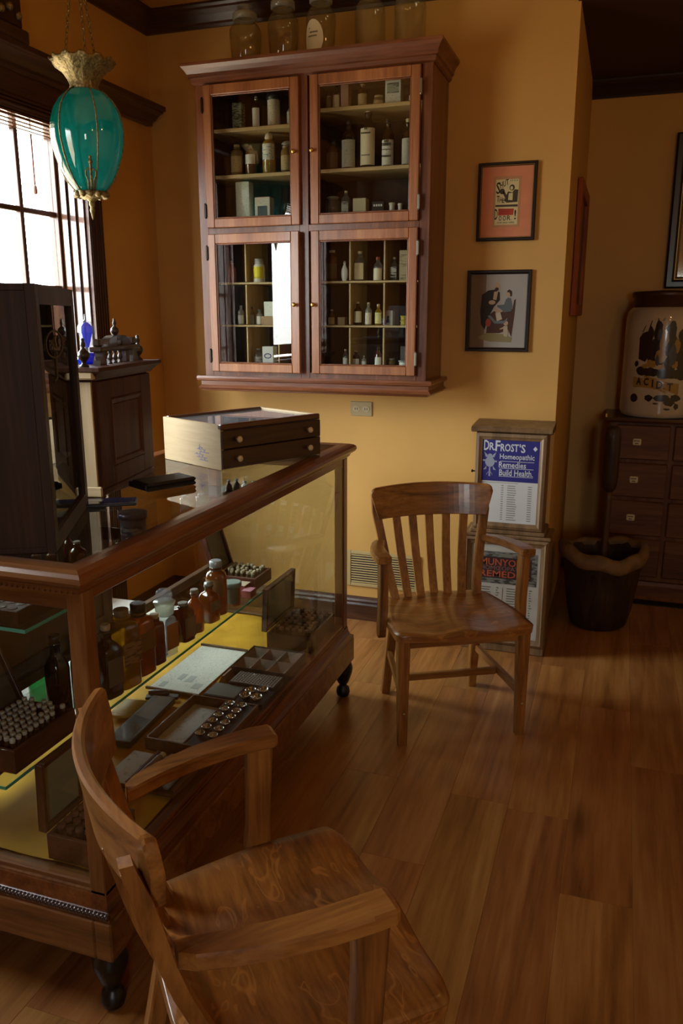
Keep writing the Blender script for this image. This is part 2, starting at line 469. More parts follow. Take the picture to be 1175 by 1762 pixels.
# ------------------------------------------------------------------ windows
def window(idx, y0, y1, WZ0):
    r = struct(bpy.data.objects.new('window_%d' % idx, None)); C.objects.link(r)
    tz, ty, tx = TRIM('z'), TRIM('y'), TRIM('x')
    xs = -2.53
    f = MB()
    for a, b in ((y0, y0 + .027), (y1 - .027, y1)): f.box(xs - .025, xs + .025, a, b, WZ0 + .02, WZ1, .003)
    f.box(xs - .025, xs + .025, y0, y1, WZ1 - .014, WZ1, .003).box(xs - .025, xs + .025, y0, y1, WZ0 + .02, WZ0 + .09, .003)
    f.build('sash', tz, r)
    zb = [2.047 - .326 * i for i in range(5)] if idx == 1 else []
    n = max(1, round((y1 - y0 - .05) / .265)) if idx == 1 else 1; st = (y1 - .027 - y0 - .027) / n
    ybs = [y1 - .027 - st * (i + 1) for i in range(n - 1)]
    for y in ybs: B(xs - .014, xs + .014, y - .012, y + .012, WZ0 + .09, WZ1 - .014, .003).build('muntin', tz, r)
    for z in zb: B(xs - .012, xs + .012, y0 + .027, y1 - .027, z - .012, z + .012, .003).build('muntin', ty, r)
    zs = [WZ1 - .014] + zb + [WZ0 + .09]; yy = [y1 - .027] + ybs + [y0 + .027]
    pm = None
    for i in range(len(zs) - 1):
        for j in range(len(yy) - 1):
            if pm is None:
                o = pm = B(xs - .002, xs + .002, -st / 2, st / 2, -.163, .163, 0).build('pane', PANE, r)
            else:
                o = pm.copy(); C.objects.link(o); o.parent = r
            o.location = (0, (yy[j] + yy[j + 1]) / 2, (zs[i] + zs[i + 1]) / 2)
            o.scale = (1, 1, (zs[i] - zs[i + 1]) / .326)
    # reveals with three beads each
    for s, y in ((1, y0), (-1, y1)):
        m = MB().box(_x0, XL + .02, y, y + s * .008, WZ0, WZ1, 0)
        for k in range(3): m.box(xs + .032 + k * .045, xs + .066 + k * .045, y + s * .006, y + s * .014, WZ0, WZ1 - .006, .005)
        m.build('jamb', VARN, r)
    m = MB().box(_x0, XL + .02, y0, y1, WZ1 - .008, WZ1, 0)
    for k in range(3): m.box(xs + .032 + k * .045, xs + .066 + k * .045, y0, y1, WZ1 - .014, WZ1 - .006, .005)
    m.build('head_jamb', VARN, r)
    for s, y in ((-1, y0), (1, y1)):
        m = MB(); w = .095; n = 5
        p = [(XL, y), (XL + .024, y)]
        for k in range(n):
            a = y + s * w * (k + .2) / n; b = y + s * w * (k + .8) / n
            p += [(XL + .024, a), (XL + .016, a + s * .003), (XL + .016, b - s * .003), (XL + .024, b)]
        p += [(XL + .024, y + s * w), (XL, y + s * w)]
        m.prism(p, .128 if s < 0 else .128, 2.39, 'z'); m.build('fluted_casing', tz, r)
    h = [(XL, 2.39), (XL + .028, 2.39), (XL + .028, 2.40)]
    for k in range(3): h += [(XL + .034, 2.402 + k * .014), (XL + .034, 2.410 + k * .014), (XL + .026, 2.413 + k * .014)]
    h += [(XL + .022, 2.45), (XL + .022, 2.53), (XL, 2.53)]
    ye = min(y1 + .095, YB); MB().prism(h, y0 - .095, ye, 'y').build('head_casing', ty, r)
    co = [(0, 2.53), (.03, 2.53), (.034, 2.545), (.05, 2.552), (.07, 2.572), (.095, 2.584), (.10, 2.59), (.112, 2.592), (.112, 2.612), (0, 2.612)]
    MB().prism([(XL + a, b) for a, b in co], y0 - .16, 3.90 if idx == 1 else y1 + .16, 'y').build('cornice', ty, r)
    B(_x0 + .004, XL + .06, y0 - .1, y1 + .1, WZ0 - .03, WZ0, .005).build('sill', ty, r)
    return r


w1 = window(1, *WIN[0]); window(2, *WIN[1])
_w3 = struct(bpy.data.objects.new('window_3', None)); C.objects.link(_w3)  # front wall window, added out of view to let in fill light
_m = MB()
for _a, _b, _c, _d in ((WF[0] - .09, WF[0] + .03, WF[2] - .09, WF[3] + .09), (WF[1] - .03, WF[1] + .09, WF[2] - .09, WF[3] + .09), (WF[0] + .03, WF[1] - .03, WF[3] - .03, WF[3] + .09), (WF[0] + .03, WF[1] - .03, WF[2] - .09, WF[2] + .03)):
    _m.box(_a, _b, YF - .06, YF + .025, _c, _d, .004)
_m.build('frame', TRIM('z'), _w3)
B((WF[0] + WF[1]) / 2 - .015, (WF[0] + WF[1]) / 2 + .015, YF - .05, YF - .02, WF[2] + .03, WF[3] - .03).build('mullion', TRIM('z'), _w3)
B(WF[0] + .03, WF[1] - .03, YF - .04, YF - .036, WF[2] + .03, WF[3] - .03, 0).build('pane', PANE, _w3)
_m = MB().tube([(-2.495, 3.15, 2.36), (-2.495, 3.15, 2.15)], .0045, 6)
_m.lathe([(.004, 2.155), (.009, 2.145), (.010, 2.12), (.004, 2.115)], 8, Matrix.Translation((-2.495, 3.15, 0)))
tag(_m.build('blind_cord', plain('pink_cord', '#b98a80', .7)), 'thin blind cord with a small tassel hanging before the upper right window pane', 'cord')


# ------------------------------------------------------------------ wall cabinet
CX0, CX1, CYF, CZB, CZT = -1.945, -0.832, 3.62, 1.305, 2.64
cab = thing('wall_cabinet', 'large cherry wall cabinet with four glazed doors full of old remedies', 'cabinet', ((CX0 + CX1) / 2, 3.94, CZB))
_ox, _oy, _oz = (CX0 + CX1) / 2, 3.94, CZB


def cb(mb, name, mat, parent=cab, base=None):
    """build in world coordinates, then hang below the cabinet"""
    b = base or (_ox, _oy, _oz)
    mb.v = [(x - b[0], y - b[1], z - b[2]) for x, y, z in mb.v]
    return mb.build(name, mat, parent)


def hinge_part(x, z, parent, base):
    m = MB().box(x - .0055, x + .0055, CYF - .026, CYF - .012, z - .03, z + .03, .002)
    m.lathe([(.004, -.034), (.004, .034)], 8, Matrix.Translation((x, CYF - .022, z)))
    return cb(m, 'hinge', IRON if x < -1.4 else plain('pewter', '#8d8a80', .35, 1), parent, base)


ca = MB()
ca.box(CX0, CX0 + .018, CYF + .02, 3.94, CZB, CZT, .002).box(CX1 - .018, CX1, CYF + .02, 3.94, CZB, CZT, .002)
ca.box(CX0 + .018, CX1 - .018, CYF + .02, 3.94, CZT - .02, CZT, .001).box(CX0 + .018, CX1 - .018, CYF + .02, 3.94, CZB, 1.361, .001)
ca.box(-1.425, -1.407, CYF + .02, 3.928, CZB + .02, CZT - .02, .001)
cb(ca, 'carcass', CHERRY('z'))
cb(B(CX0 + .018, CX1 - .018, 3.928, 3.938, CZB + .02, CZT - .02, 0), 'back_board', wood('cabinet_back', '#2c1a10', '#3d2616', '#4a3020', 'z', .8, .5, .1))
ff = MB().box(CX0, CX0 + .046, CYF, CYF + .02, CZB, CZT).box(CX1 - .046, CX1, CYF, CYF + .02, CZB, CZT)
ff.box(-1.437, -1.392, CYF, CYF + .02, CZB, CZT)
for a, b in ((CX0 + .046, -1.437), (-1.392, CX1 - .046)):
    ff.box(a, b, CYF, CYF + .02, 2.615, CZT, .001).box(a, b, CYF, CYF + .02, 1.97, 1.998, .001).box(a, b, CYF, CYF + .02, CZB, CZB + .03, .001)
cb(ff, 'face_frame', CHERRY('z'))


def ring_profile(name, prof, mat, top):
    """mitred moulding round front and both sides: prof = (projection, z)"""
    rings = []
    for cx, cy, sx in ((CX0, 3.94, -1), (CX0, CYF, -1), (CX1, CYF, 1), (CX1, 3.94, 1)):
        rings.append([(cx + sx * a, cy - (a if cy == CYF else 0), z) for a, z in prof])
    m = MB().loft(rings, True, False, True)
    return cb(m, name, mat)


ring_profile('cornice', [(-.02, 2.618), (.004, 2.618), (.012, 2.624), (.014, 2.640), (.022, 2.644), (.024, 2.660), (.034, 2.676), (.046, 2.690), (.046, 2.703), (-.02, 2.703)], CHERRY('x'), 1)
cb(B(CX0 - .03, CX1 + .03, CYF - .03, 3.935, 2.692, 2.701, .001), 'top_board', CHERRY('x'))
ring_profile('base_moulding', [(-.02, 1.238), (.012, 1.238), (.016, 1.246), (.030, 1.252), (.024, 1.258), (.016, 1.266), (.016, 1.285), (.030, 1.290), (.034, 1.300), (.030, 1.310), (-.02, 1.310)], CHERRY('x'), 0)
cb(B(CX0, CX1, CYF + .01, 3.93, 1.24, 1.30, .001), 'bottom_board', CHERRY('x'))
for a, b, zs in ((CX0 + .02, -1.426, (2.435, 2.235)), (-1.406, CX1 - .02, (2.487, 2.235))):
    for z in zs: cb(B(a, b, 3.655, 3.926, z - .016, z, .002), 'shelf', SHELF('x'))
    for z in (1.752, 1.553): cb(B(a, b, 3.665, 3.926, z - .009, z, .002), 'thin_shelf', SHELF('x'))
cb(B(CX0 + .02, CX1 - .02, 3.645, 3.926, 2.02, 2.042, .002), 'middle_board', CHERRY('x'))
for x in (-1.735, -1.570, -1.210, -1.046):
    m = MB()
    for z0, z1 in ((1.362, 1.542), (1.556, 1.741), (1.755, 2.018)): m.box(x - .004, x + .004, 3.667, 3.926, z0, z1, .001)
    cb(m, 'divider', SHELF('z'))


def cab_door(x0, x1, z0, z1, left, ajar=0):
    """frame-and-pane door, origin on its hinge edge"""
    hx = x0 if left else x1
    base = (hx, CYF, z0)
    w = .040; lo = z0 < 1.9
    d = MB()
    for a, b in ((x0, x0 + w), (x1 - w, x1)): d.box(a, b, CYF - .020, CYF - .001, z0, z1, .003)
    d.box(x0 + w, x1 - w, CYF - .020, CYF - .001, z1 - w - .004, z1, .003).box(x0 + w, x1 - w, CYF - .020, CYF - .001, z0, z0 + w, .003)
    dr = cb(d, 'door', CHDOOR('z'), cab, base)
    dr.location = (hx - _ox, CYF - _oy, z0 - _oz)
    if ajar: dr.rotation_euler = (0, 0, ajar)
    m = MB()
    for a, b in ((x0 + w, x0 + w + .006), (x1 - w - .006, x1 - w)): m.box(a, b, CYF - .016, CYF - .004, z0 + w, z1 - w - .004, .002)
    m.box(x0 + w + .006, x1 - w - .006, CYF - .016, CYF - .004, z1 - w - .010, z1 - w - .004, .002).box(x0 + w + .006, x1 - w - .006, CYF - .016, CYF - .004, z0 + w, z0 + w + .006, .002)
    cb(m, 'glazing_bead', CHERRY('z'), dr, base)
    cb(B(x0 + w + .002, x1 - w - .002, CYF - .011, CYF - .008, z0 + w + .002, z1 - w - .006, 0), 'pane', CABG, dr, base)
    kx = x1 - .020 if left else x0 + .014
    kz = (z0 + z1) / 2 - (.005 if lo else 0)
    R = Matrix.Translation((kx, CYF - .020, kz)) @ Matrix.Rotation(radians(90), 4, 'X')
    cb(MB().lathe([(.004, 0), (.004, .008), (.009, .013), (.0105, .018), (.008, .023), (.002, .025)], 14, R), 'knob', BRASS, dr, base)
    for z in (z0 + .075, z1 - .085): hinge_part((x0 - .003) if left else (x1 + .003), z, dr, base)
    return dr


cab_door(CX0 + .048, -1.428, 1.998, 2.612, True)
cab_door(-1.376, CX1 - .048, 1.998, 2.612, False)
cab_door(CX0 + .048, -1.426, 1.332, 1.970, True, radians(-2.2))
cab_door(-1.376, CX1 - .048, 1.332, 1.970, False)


# ------------------------------------------------------------------ bottles and boxes
def glass_mat(k):
    return {'amber': lambda: clear('amber_glass', '#9a5e1a', 1.7, .42, '#99601c'),
            'brown': lambda: clear('brown_glass', '#7a4418', 1.7, .45, '#7a441a'),
            'dark': lambda: clear('dark_glass', '#3a2414', 1.7, .7, '#34200f'),
            'clear': lambda: clear('flint_glass', '#e6ecea', 1.7, .10, '#c8ccc8'),
            'grey': lambda: clear('powder_glass', '#d8d8d0', 1.7, .6, '#bcbaac'),
            'tan': lambda: clear('tan_powder_glass', '#c4aa80', 1.7, .75, '#a88e60'),
            'yellow': lambda: clear('yellow_oil_glass', '#d0aa2c', 1.7, .5, '#b89a28'),
            'red': lambda: clear('red_oil_glass', '#7a2c12', 1.7, .5, '#7c3016'),
            'orange': lambda: clear('orange_oil_glass', '#b4701a', 1.7, .5, '#aa681e'),
            'blue': lambda: clear('cobalt_glass', '#5a8cf4', 1.8, .45, '#4478ee'),
            'white': lambda: plain('milk_glass', '#cfcdc4', .3),
            }[k]()


PROF = {      # body outlines: (radius share, height share)
    'round': [(.90, 0), (1, .02), (1, .60), (.94, .66), (.70, .72), (.45, .77), (.42, .80), (.42, .88), (.50, .885), (.50, .915), (.40, .92)],
    'tall': [(.92, 0), (1, .015), (1, .64), (.92, .70), (.62, .76), (.42, .80), (.40, .88), (.48, .885), (.48, .915), (.38, .92)],
    'jar': [(.94, 0), (1, .02), (1, .66), (.92, .73), (.74, .77), (.72, .82), (.80, .825), (.80, .85), (.68, .855)],
    'tin': [(.97, 0), (1, .01), (1, .84), (.98, .85)],
    'wide': [(.95, 0), (1, .015), (1, .68), (.96, .74), (.80, .79), (.56, .81), (.52, .84), (.60, .845), (.60, .88), (.50, .885)],
    'oval': [(.5, 0), (.62, .03), (.95, .22), (1, .38), (.92, .56), (.55, .72), (.34, .78), (.32, .86), (.40, .87), (.40, .90), (.3, .905)],
}


def bottle(label, x, y, z, r, h, gk='clear', shape='round', cap='cork', lab=None, square=False, group=None, rz=0, flat=1.0, name=None, capcol=None, labmat=None):
    t = thing(name or ('jar' if shape == 'jar' else 'tin' if shape == 'tin' else 'bottle'), label, 'jar' if shape == 'jar' else 'tin' if shape == 'tin' else 'bottle', (x, y, z), rz, group)
    e = 5.0 if square else 2.0
    n = 24
    P = [(a * r, b * h) for a, b in PROF[shape]]
    if square: P = [(q[0] * (.9 if q[0] > .8 * r else 1), q[1]) for q in P]
    m = MB()
    if square:    # square body, round neck
        k = [i for i, q in enumerate(PROF[shape]) if q[0] < .6 and i > 2][0]
        rings = []
        for i, (rr, zz) in enumerate(P):
            ee = 5.0 if i < k else 2.0
            ring = []
            for j in range(n):
                a = 2 * pi * (j + .5) / n; cc, ss = cos(a), sin(a)
                cc = math.copysign(abs(cc) ** (2 / ee), cc); ss = math.copysign(abs(ss) ** (2 / ee), ss)
                ring.append((rr * cc, rr * ss * (flat if i < k else 1), zz))
            rings.append(ring)
        m.loft(rings, True, True)
    else:
        m.lathe(P, n, ry=flat)
    m.build('body', glass_mat(gk) if isinstance(gk, str) else gk, t)
    nr = P[-1][0]; zt = P[-1][1]
    if cap == 'cork': MB().lathe([(nr * .92, zt - h * .02), (nr * 1.05, zt + h * .07), (nr * .9, zt + h * .08)], 12).build('cork', CORK if not capcol else capcol, t)
    elif cap == 'lid': MB().lathe([(nr * 1.18, zt - h * .06), (nr * 1.18, h * .985), (nr * 1.05, h)], 18).build('lid', capcol or plain('black_cap', '#1d1a18', .4), t)
    elif cap == 'glass':
        MB().lathe([(nr * .9, zt - h * .02), (nr * .95, zt + h * .015), (nr * .5, zt + h * .03), (nr * 1.25, zt + h * .05), (nr * 1.3, zt + h * .075), (nr * .8, h), (nr * .1, h * 1.005)], 16).build('stopper', FROST, t)
    elif cap == 'paper':
        MB().lathe([(nr * 1.2, zt - h * .05), (nr * 1.25, zt), (nr * 1.1, zt + h * .06), (nr * .3, h)], 14).build('paper_cap', capcol or CREAM, t)
    if lab:
        z0, z1 = lab[0] * h, lab[1] * h; rr = r * 1.006; ml = labmat or PRINT
        m = MB()
        if square:
            w = r * .80; m.box(-w, w, -r * .9 * flat - .0012, -r * .9 * flat + .0005, z0, z1, 0)
        else:
            A = lab[2] if len(lab) > 2 else 1.25
            pts = [(-pi / 2 - A + 2 * A * i / 12) for i in range(13)]
            vs = [(rr * cos(a), rr * sin(a) * flat, zz) for zz in (z0, z1) for a in pts]
            m.add(vs, [(i, i + 1, i + 14, i + 13) for i in range(12)], True)
        m.build('paper_label', ml, t)
    return t


def carton(label, x, y, z, w, d, h, mat, rz=0, band=None, name='carton', group=None):
    t = thing(name, label, 'box', (x, y, z), rz, group)
    B(-w / 2, w / 2, -d / 2, d / 2, 0, h, .0015).build('body', mat, t)
    B(-w / 2 + .0005, w / 2 - .0005, -d / 2 + .0005, d / 2 - .0005, h - .0012, h + .0008, .0005).build('lid_flap', band or mat, t)
    return t


YC = 3.715
_s1, _s2, _m0 = 2.435, 2.235, 2.042
GU = 'remedies in the wall cabinet'


def ink_bars(t, y, h, rows):
    m = MB()
    for w, zz, hh in rows:
        n = max(2, int(w / .006))
        for q in range(n):
            m.box(-w / 2 + w * q / n, -w / 2 + w * (q + .72) / n, y - .0004, y + .0006, zz * h, zz * h + hh, 0)
    return m.build('worn_print', INK, t)


def cabb(lab, x, w, z, h, *a, **k): return bottle(lab, x, k.pop('y', YC), z, w / 2 * .93, h, *a, group=GU, **k)


# upper left door
carton('dark green engraved carton standing alone at the left of the top shelf, upper left door', -1.772, YC, _s1, .047, .04, .115, GREEN_ENGR, group=GU)
cabb('slim dark bottle with silver cap and white label beside the green engraved carton', -1.682, .040, _s1, .143, 'dark', 'tall', 'lid', (.03, .62), capcol=STEEL, labmat=WHITE)
cabb('broad white tin with black lid on the top shelf of the upper left door', -1.594, .062, _s1, .146, plain('white_tin', '#c9c6ba', .45), 'tin', 'lid', (.05, .8), name='tin')
cabb('small grey bottle half behind the right stile of the upper left door', -1.510, .040, _s1, .10, 'grey', 'round', 'cork', (.08, .6))
cabb('brown powder jar with pale cork, leftmost on the middle shelf, upper left door', -1.786, .062, _s2, .145, 'tan', 'wide', 'cork', (.12, .6), labmat=AGED)
cabb('orange bottle with a white band label beside the brown powder jar', -1.715, .055, _s2, .138, 'orange', 'wide', 'cork', (.36, .66), labmat=WHITE, capcol=plain('dark_cork', '#4a3522', .8))
cabb('tallest jar on the middle shelf, paper-topped, with blue and white label', -1.622, .066, _s2, .182, clear('yellow_powder_glass', '#d4b050', 1.7, .7, '#c9a23c'), 'wide', 'paper', (.34, .72), labmat=paper('blue_label', '#d4d6cc', '#6c9aa0', .42, 200))
cabb('stoppered jar of grey-brown powder, last on the middle shelf of the upper left door', -1.533, .060, _s2, .138, 'tan', 'jar', 'glass', (.1, .55), labmat=AGED)
carton('tall pale carton with faint print on the bottom of the upper left compartment', -1.752, YC, _m0, .070, .05, .165, paper('faint_print', '#b9b9a8', '#9a9c90', .40, 300))
_t = carton('short white carton with a dark picture and red top edge, upper left compartment', -1.651, YC, _m0, .078, .05, .094, paper('picture_carton', '#c6c0ae', '#a8a294', .40, 300), band=plain('red_edge', '#9a3a30', .6), group=GU)
B(-.024, .024, -.0262, -.0245, .012, .055, 0).build('picture', plain('dark_engraving', '#3c3c3a', .7), _t)
# upper right door
_s1 = 2.487
cabb('dim brown jar behind the left stile on the top shelf, upper right door', -1.338, .030, _s1, .075, 'tan', 'jar', 'cork', y=3.75)
cabb('little dark bottle with a square white label, top shelf of the upper right door', -1.290, .036, _s1, .102, 'dark', 'round', 'cork', (.05, .6), labmat=CREAM, capcol=plain('dark_cork', '#4a3522', .8))
carton('tall dusty pink carton between two small bottles on the top shelf', -1.246, YC, _s1, .036, .04, .105, plain('dusty_pink', '#a5806a', .7), group=GU)
cabb('olive-brown bottle with worn label left of the short squat jar', -1.168, .046, _s1, .10, 'brown', 'wide', 'cork', (.1, .55), labmat=AGED)
cabb('short squat jar with pale lid on the top shelf of the upper right door', -1.095, .050, _s1, .045, 'tan', 'jar', 'lid', (.1, .5), labmat=AGED, capcol=plain('pale_lid', '#a89470', .6))
_t = carton('white carton with a green portrait panel, largest box on the top shelf', -1.024, YC, _s1, .070, .05, .095, paper('white_carton', '#c9cabf', '#8c948a', .36, 380), group=GU)
B(-.026, .026, -.0262, -.0245, .045, .085, 0).build('portrait_panel', paper('portrait', '#8c9688', '#39443c', .5, 90), _t)
cabb('tiny white-labelled bottle at the far right end of the top shelf', -.945, .028, _s1, .056, 'dark', 'round', 'cork', (.05, .6), labmat=WHITE)
cabb('dim round brown jar at the left end of the middle shelf, upper right door', -1.308, .060, _s2, .128, 'brown', 'jar', 'lid', (.08, .6), labmat=plain('brown_label', '#5a4630', .7))
cabb('dark long-necked bottle with broad engraved label, left of the tallest bottle', -1.231, .071, _s2, .205, 'dark', 'tall', 'cork', (.04, .60), labmat=paper('engraved_label', '#aaa79a', '#8a867a', .40, 420), capcol=plain('black_cap', '#1d1a18', .4))
_t = cabb('tallest dark bottle, corked, with a long cream label of script', -1.141, .075, _s2, .252, 'dark', 'tall', 'cork', (.05, .655), labmat=CREAM)
ink_bars(_t, -.0385, .252, ((.014, .62, .008), (.044, .555, .006), (.040, .20, .004)))
_t = cabb('dark bottle with heavy black print on white, right of the tallest bottle', -1.049, .060, _s2, .200, 'dark', 'tall', 'cork', (.04, .56), labmat=paper('bold_label', '#cbc8bb', '#8a857a', .38, 480), capcol=plain('black_cap', '#1d1a18', .4))
ink_bars(_t, -.0312, .2, ((.020, .50, .010), (.044, .43, .012), (.046, .35, .003), (.044, .20, .008)))
cabb('dark bottle with engraved label cut by the right stile of the upper right door', -.960, .056, _s2, .195, 'dark', 'tall', 'cork', (.04, .58), labmat=paper('engraved_label', '#aaa79a', '#8a867a', .40, 420))
MB_ = bottle('small dim glass flask at the left of the bottom of the upper right compartment', -1.308, YC, _m0, .034, .085, 'clear', 'jar', 'glass', group=GU)
cabb('square clear bottle with cork and grey label in the upper right compartment', -1.245, .043, _m0, .106, 'clear', 'tall', 'cork', (.05, .55), square=True, labmat=paper('grey_label', '#9c9c94', '#4c4c48', .45, 160))
carton('plain cream carton in the middle of the bottom of the upper right compartment', -1.174, YC, _m0, .062, .05, .068, plain('cream_carton', '#b4a888', .7), group=GU)
_t = carton('dark glass slab with white lettering beside the cream carton', -1.090, YC, _m0, .056, .03, .052, plain('black_slab', '#2a2c2c', .2), group=GU)
_m = MB()
for _q in range(4): _m.box(-.020 + _q * .011, -.013 + _q * .011, -.0158, -.0148, .032, .041, 0)
_m.build('worn_print', WHITE, _t)
for k, xx in enumerate((-1.028, -.990)):
    cabb(('first', 'second')[k] + ' of two little white paper rolls at the right of the upper right compartment', xx, (.026, .020)[k], _m0, .046 - .004 * k, plain('white_tin', '#c9c6ba', .45), 'tin', 'lid', name='roll', capcol=CREAM)
# lower left door
_s1, _s2, _m0 = 1.752, 1.553, 1.3615
cabb('small square bottle with a brick-red wrapper behind the lower left door', -1.830, .038, _s1, .102, plain('brick_wrapper', '#93503a', .6), 'round', 'cork', square=True, capcol=plain('brick_cork', '#6a4a3a', .7))
cabb('wide jar with a bright yellow label, largest behind the lower left door', -1.686, .060, _s1, .110, 'white', 'jar', 'lid', (.16, .66), labmat=paper('yellow_label', '#cfc02c', '#a89a30', .36, 60), capcol=plain('grey_lid', '#8a8c88', .4))
cabb('clear bottle with tall glass stopper, middle shelf of the lower left door', -1.788, .034, _s2, .092, 'grey', 'tall', 'glass', (.05, .5), labmat=WHITE)
cabb('dim corked vial with a blue-grey label at the centre of the lower left door', -1.731, .033, _s2, .085, 'clear', 'tall', 'cork', (.05, .55), labmat=plain('blue_grey', '#8c96a0', .7), capcol=plain('black_cap', '#1d1a18', .4))
cabb('short white-capped bottle beside a wooden block, lower left door', -1.688, .036, _s2, .074, 'grey', 'round', 'lid', (.05, .55), labmat=WHITE, capcol=plain('slate_cap', '#4a5058', .4))
_t = carton('little flat wooden block under a white card on the middle shelf', -1.635, YC, _s2, .066, .05, .040, plain('tan_block', '#94744e', .6), group=GU)
_t = carton('white printed card box balanced on the flat wooden block', -1.630, YC, _s2 + .0408, .052, .04, .068, paper('white_carton', '#c9cabf', '#8c948a', .36, 380), group=GU)
cabb('small clear bottle left of the white box with a purple oval, lower left door', -1.700, .047, _m0, .078, 'clear', 'round', 'cork', (.05, .5), labmat=paper('grey_label', '#9c9c94', '#4c4c48', .45, 160), capcol=plain('blue_cork', '#7c8894', .6))
_t = carton('white box with a purple oval on the bottom shelf of the lower left door', -1.639, YC, _m0, .058, .05, .088, plain('white_box', '#c4c2bc', .6), group=GU)
_m = MB()
for i in range(16):
    a0, a1 = 2 * pi * i / 16, 2 * pi * (i + 1) / 16
    _m.add([(.020 * cos(a0), .013 * sin(a0), .0006), (.020 * cos(a1), .013 * sin(a1), .0006), (.014 * cos(a1), .008 * sin(a1), .0006), (.014 * cos(a0), .008 * sin(a0), .0006)], [(0, 1, 2, 3)], False, face_y(0, -.0252, .044))
_m.build('oval_mark', plain('purple_ink', '#5a4470', .7), _t)
# lower right door
cabb('big dim amber bottle at the left behind the lower right door', -1.313, .058, _s1, .145, 'amber', 'wide', 'cork', (.1, .55), labmat=plain('brown_label', '#5a4630', .7))
cabb('flat white oval scent bottle on the shelf of the lower right door', -1.252, .035, _s1, .092, 'white', 'oval', 'cork', flat=.45)
cabb('stout clear bottle with a wooden stopper and a big cream label, lower right door', -1.176, .062, _s1, .132, 'clear', 'round', 'cork', (.05, .6), labmat=AGED, square=True)
cabb('clear bottle with red neck band and cream label near the centre right divider', -1.090, .044, _s1, .106, 'clear', 'round', 'lid', (.03, .52), labmat=CREAM, capcol=plain('red_cap', '#7c2420', .5))
_t = cabb('clear square bottle with black bars on its label, lower right door', -1.013, .039, _s1, .103, 'clear', 'round', 'cork', (.05, .6), square=True, labmat=paper('barred_label', '#c4c2b8', '#1c1a18', .5, 120))
carton('tall tan carton with a decorated top at the right of the lower right door', -.958, YC, _s1, .052, .045, .130, paper('tan_carton', '#a0906e', '#6a5c44', .42, 120), group=GU)
cabb('dim amber bottle at the left of the middle shelf, lower right door', -1.315, .034, _s2, .072, 'amber', 'round', 'cork', (.05, .5), labmat=AGED)
carton('low tan box beside the dark amber bottle on the middle shelf', -1.262, YC, _s2, .036, .04, .036, plain('dusk_tan', '#7a6444', .7), group=GU)
cabb('dark bottle with a cream square label, left of the stoppered pair on the middle shelf', -1.185, .043, _s2, .106, 'dark', 'round', 'cork', (.12, .6), labmat=CREAM)
cabb('clear powder bottle with a pale cork in the middle of the lower right door', -1.134, .035, _s2, .104, 'grey', 'round', 'cork', (.05, .55))
cabb('yellow oil bottle with a cream label, middle shelf of the lower right door', -1.086, .034, _s2, .096, 'yellow', 'round', 'lid', (.08, .6), labmat=paper('straw_label', '#cfc68c', '#8c844c', .38, 160), capcol=plain('cream_cap', '#b4a888', .5))
_t = carton('white box printed with a little figure, right compartment of the middle shelf', -1.034, YC, _s2, .043, .035, .066, plain('white_box', '#c4c2bc', .6), group=GU)
_m = MB(); flat_poly(_m, disc(0, .036, .006, .008), face_y(0, -.0177, 0)); flat_poly(_m, [(-.010, .012), (.010, .012), (.006, .030), (-.006, .030)], face_y(0, -.0177, 0)); _m.build('figure_mark', INK, _t)
for k in range(2):
    cabb(('lower', 'upper')[k] + ' of two stacked yellow tins on the middle shelf', -.962, .036, _s2 + .022 * k, .0215, plain('yellow_tin', '#a8962c', .45), 'tin', 'lid', name='tin', capcol=plain('yellow_lid', '#b8a63a', .4))
for lab, x, w, h, gk, cap in (('narrow clear bottle, first on the bottom shelf of the lower right door', -1.247, .027, .080, 'clear', 'cork'),
                              ('brown bottle with a white label on the bottom shelf, second from the left', -1.194, .038, .074, 'brown', 'cork'),
                              ('smallest bottle on the bottom shelf of the lower right door', -1.154, .026, .052, 'grey', 'cork'),
                              ('red-brown bottle with a black cap and white label, bottom shelf by the divider', -1.084, .035, .092, 'red', 'lid')):
    cabb(lab, x, w, _m0, h, gk, 'round', cap, (.06, .5), labmat=WHITE)
carton('grey upright box at the right end of the bottom shelf, lower right door', -.965, 3.76, _m0, .040, .04, .095, plain('grey_box', '#6c665c', .7), group=GU)
cabb('low pale tin in front of the grey upright box', -.955, .050, _m0, .034, plain('white_tin', '#c9c6ba', .45), 'tin', 'lid', name='tin', y=3.70, capcol=plain('grey_lid', '#8a8c88', .4))
cabb('low dim jar left of the pale tin on the bottom shelf', -1.020, .044, _m0, .042, 'tan', 'jar', 'lid', capcol=plain('grey_lid', '#8a8c88', .4))


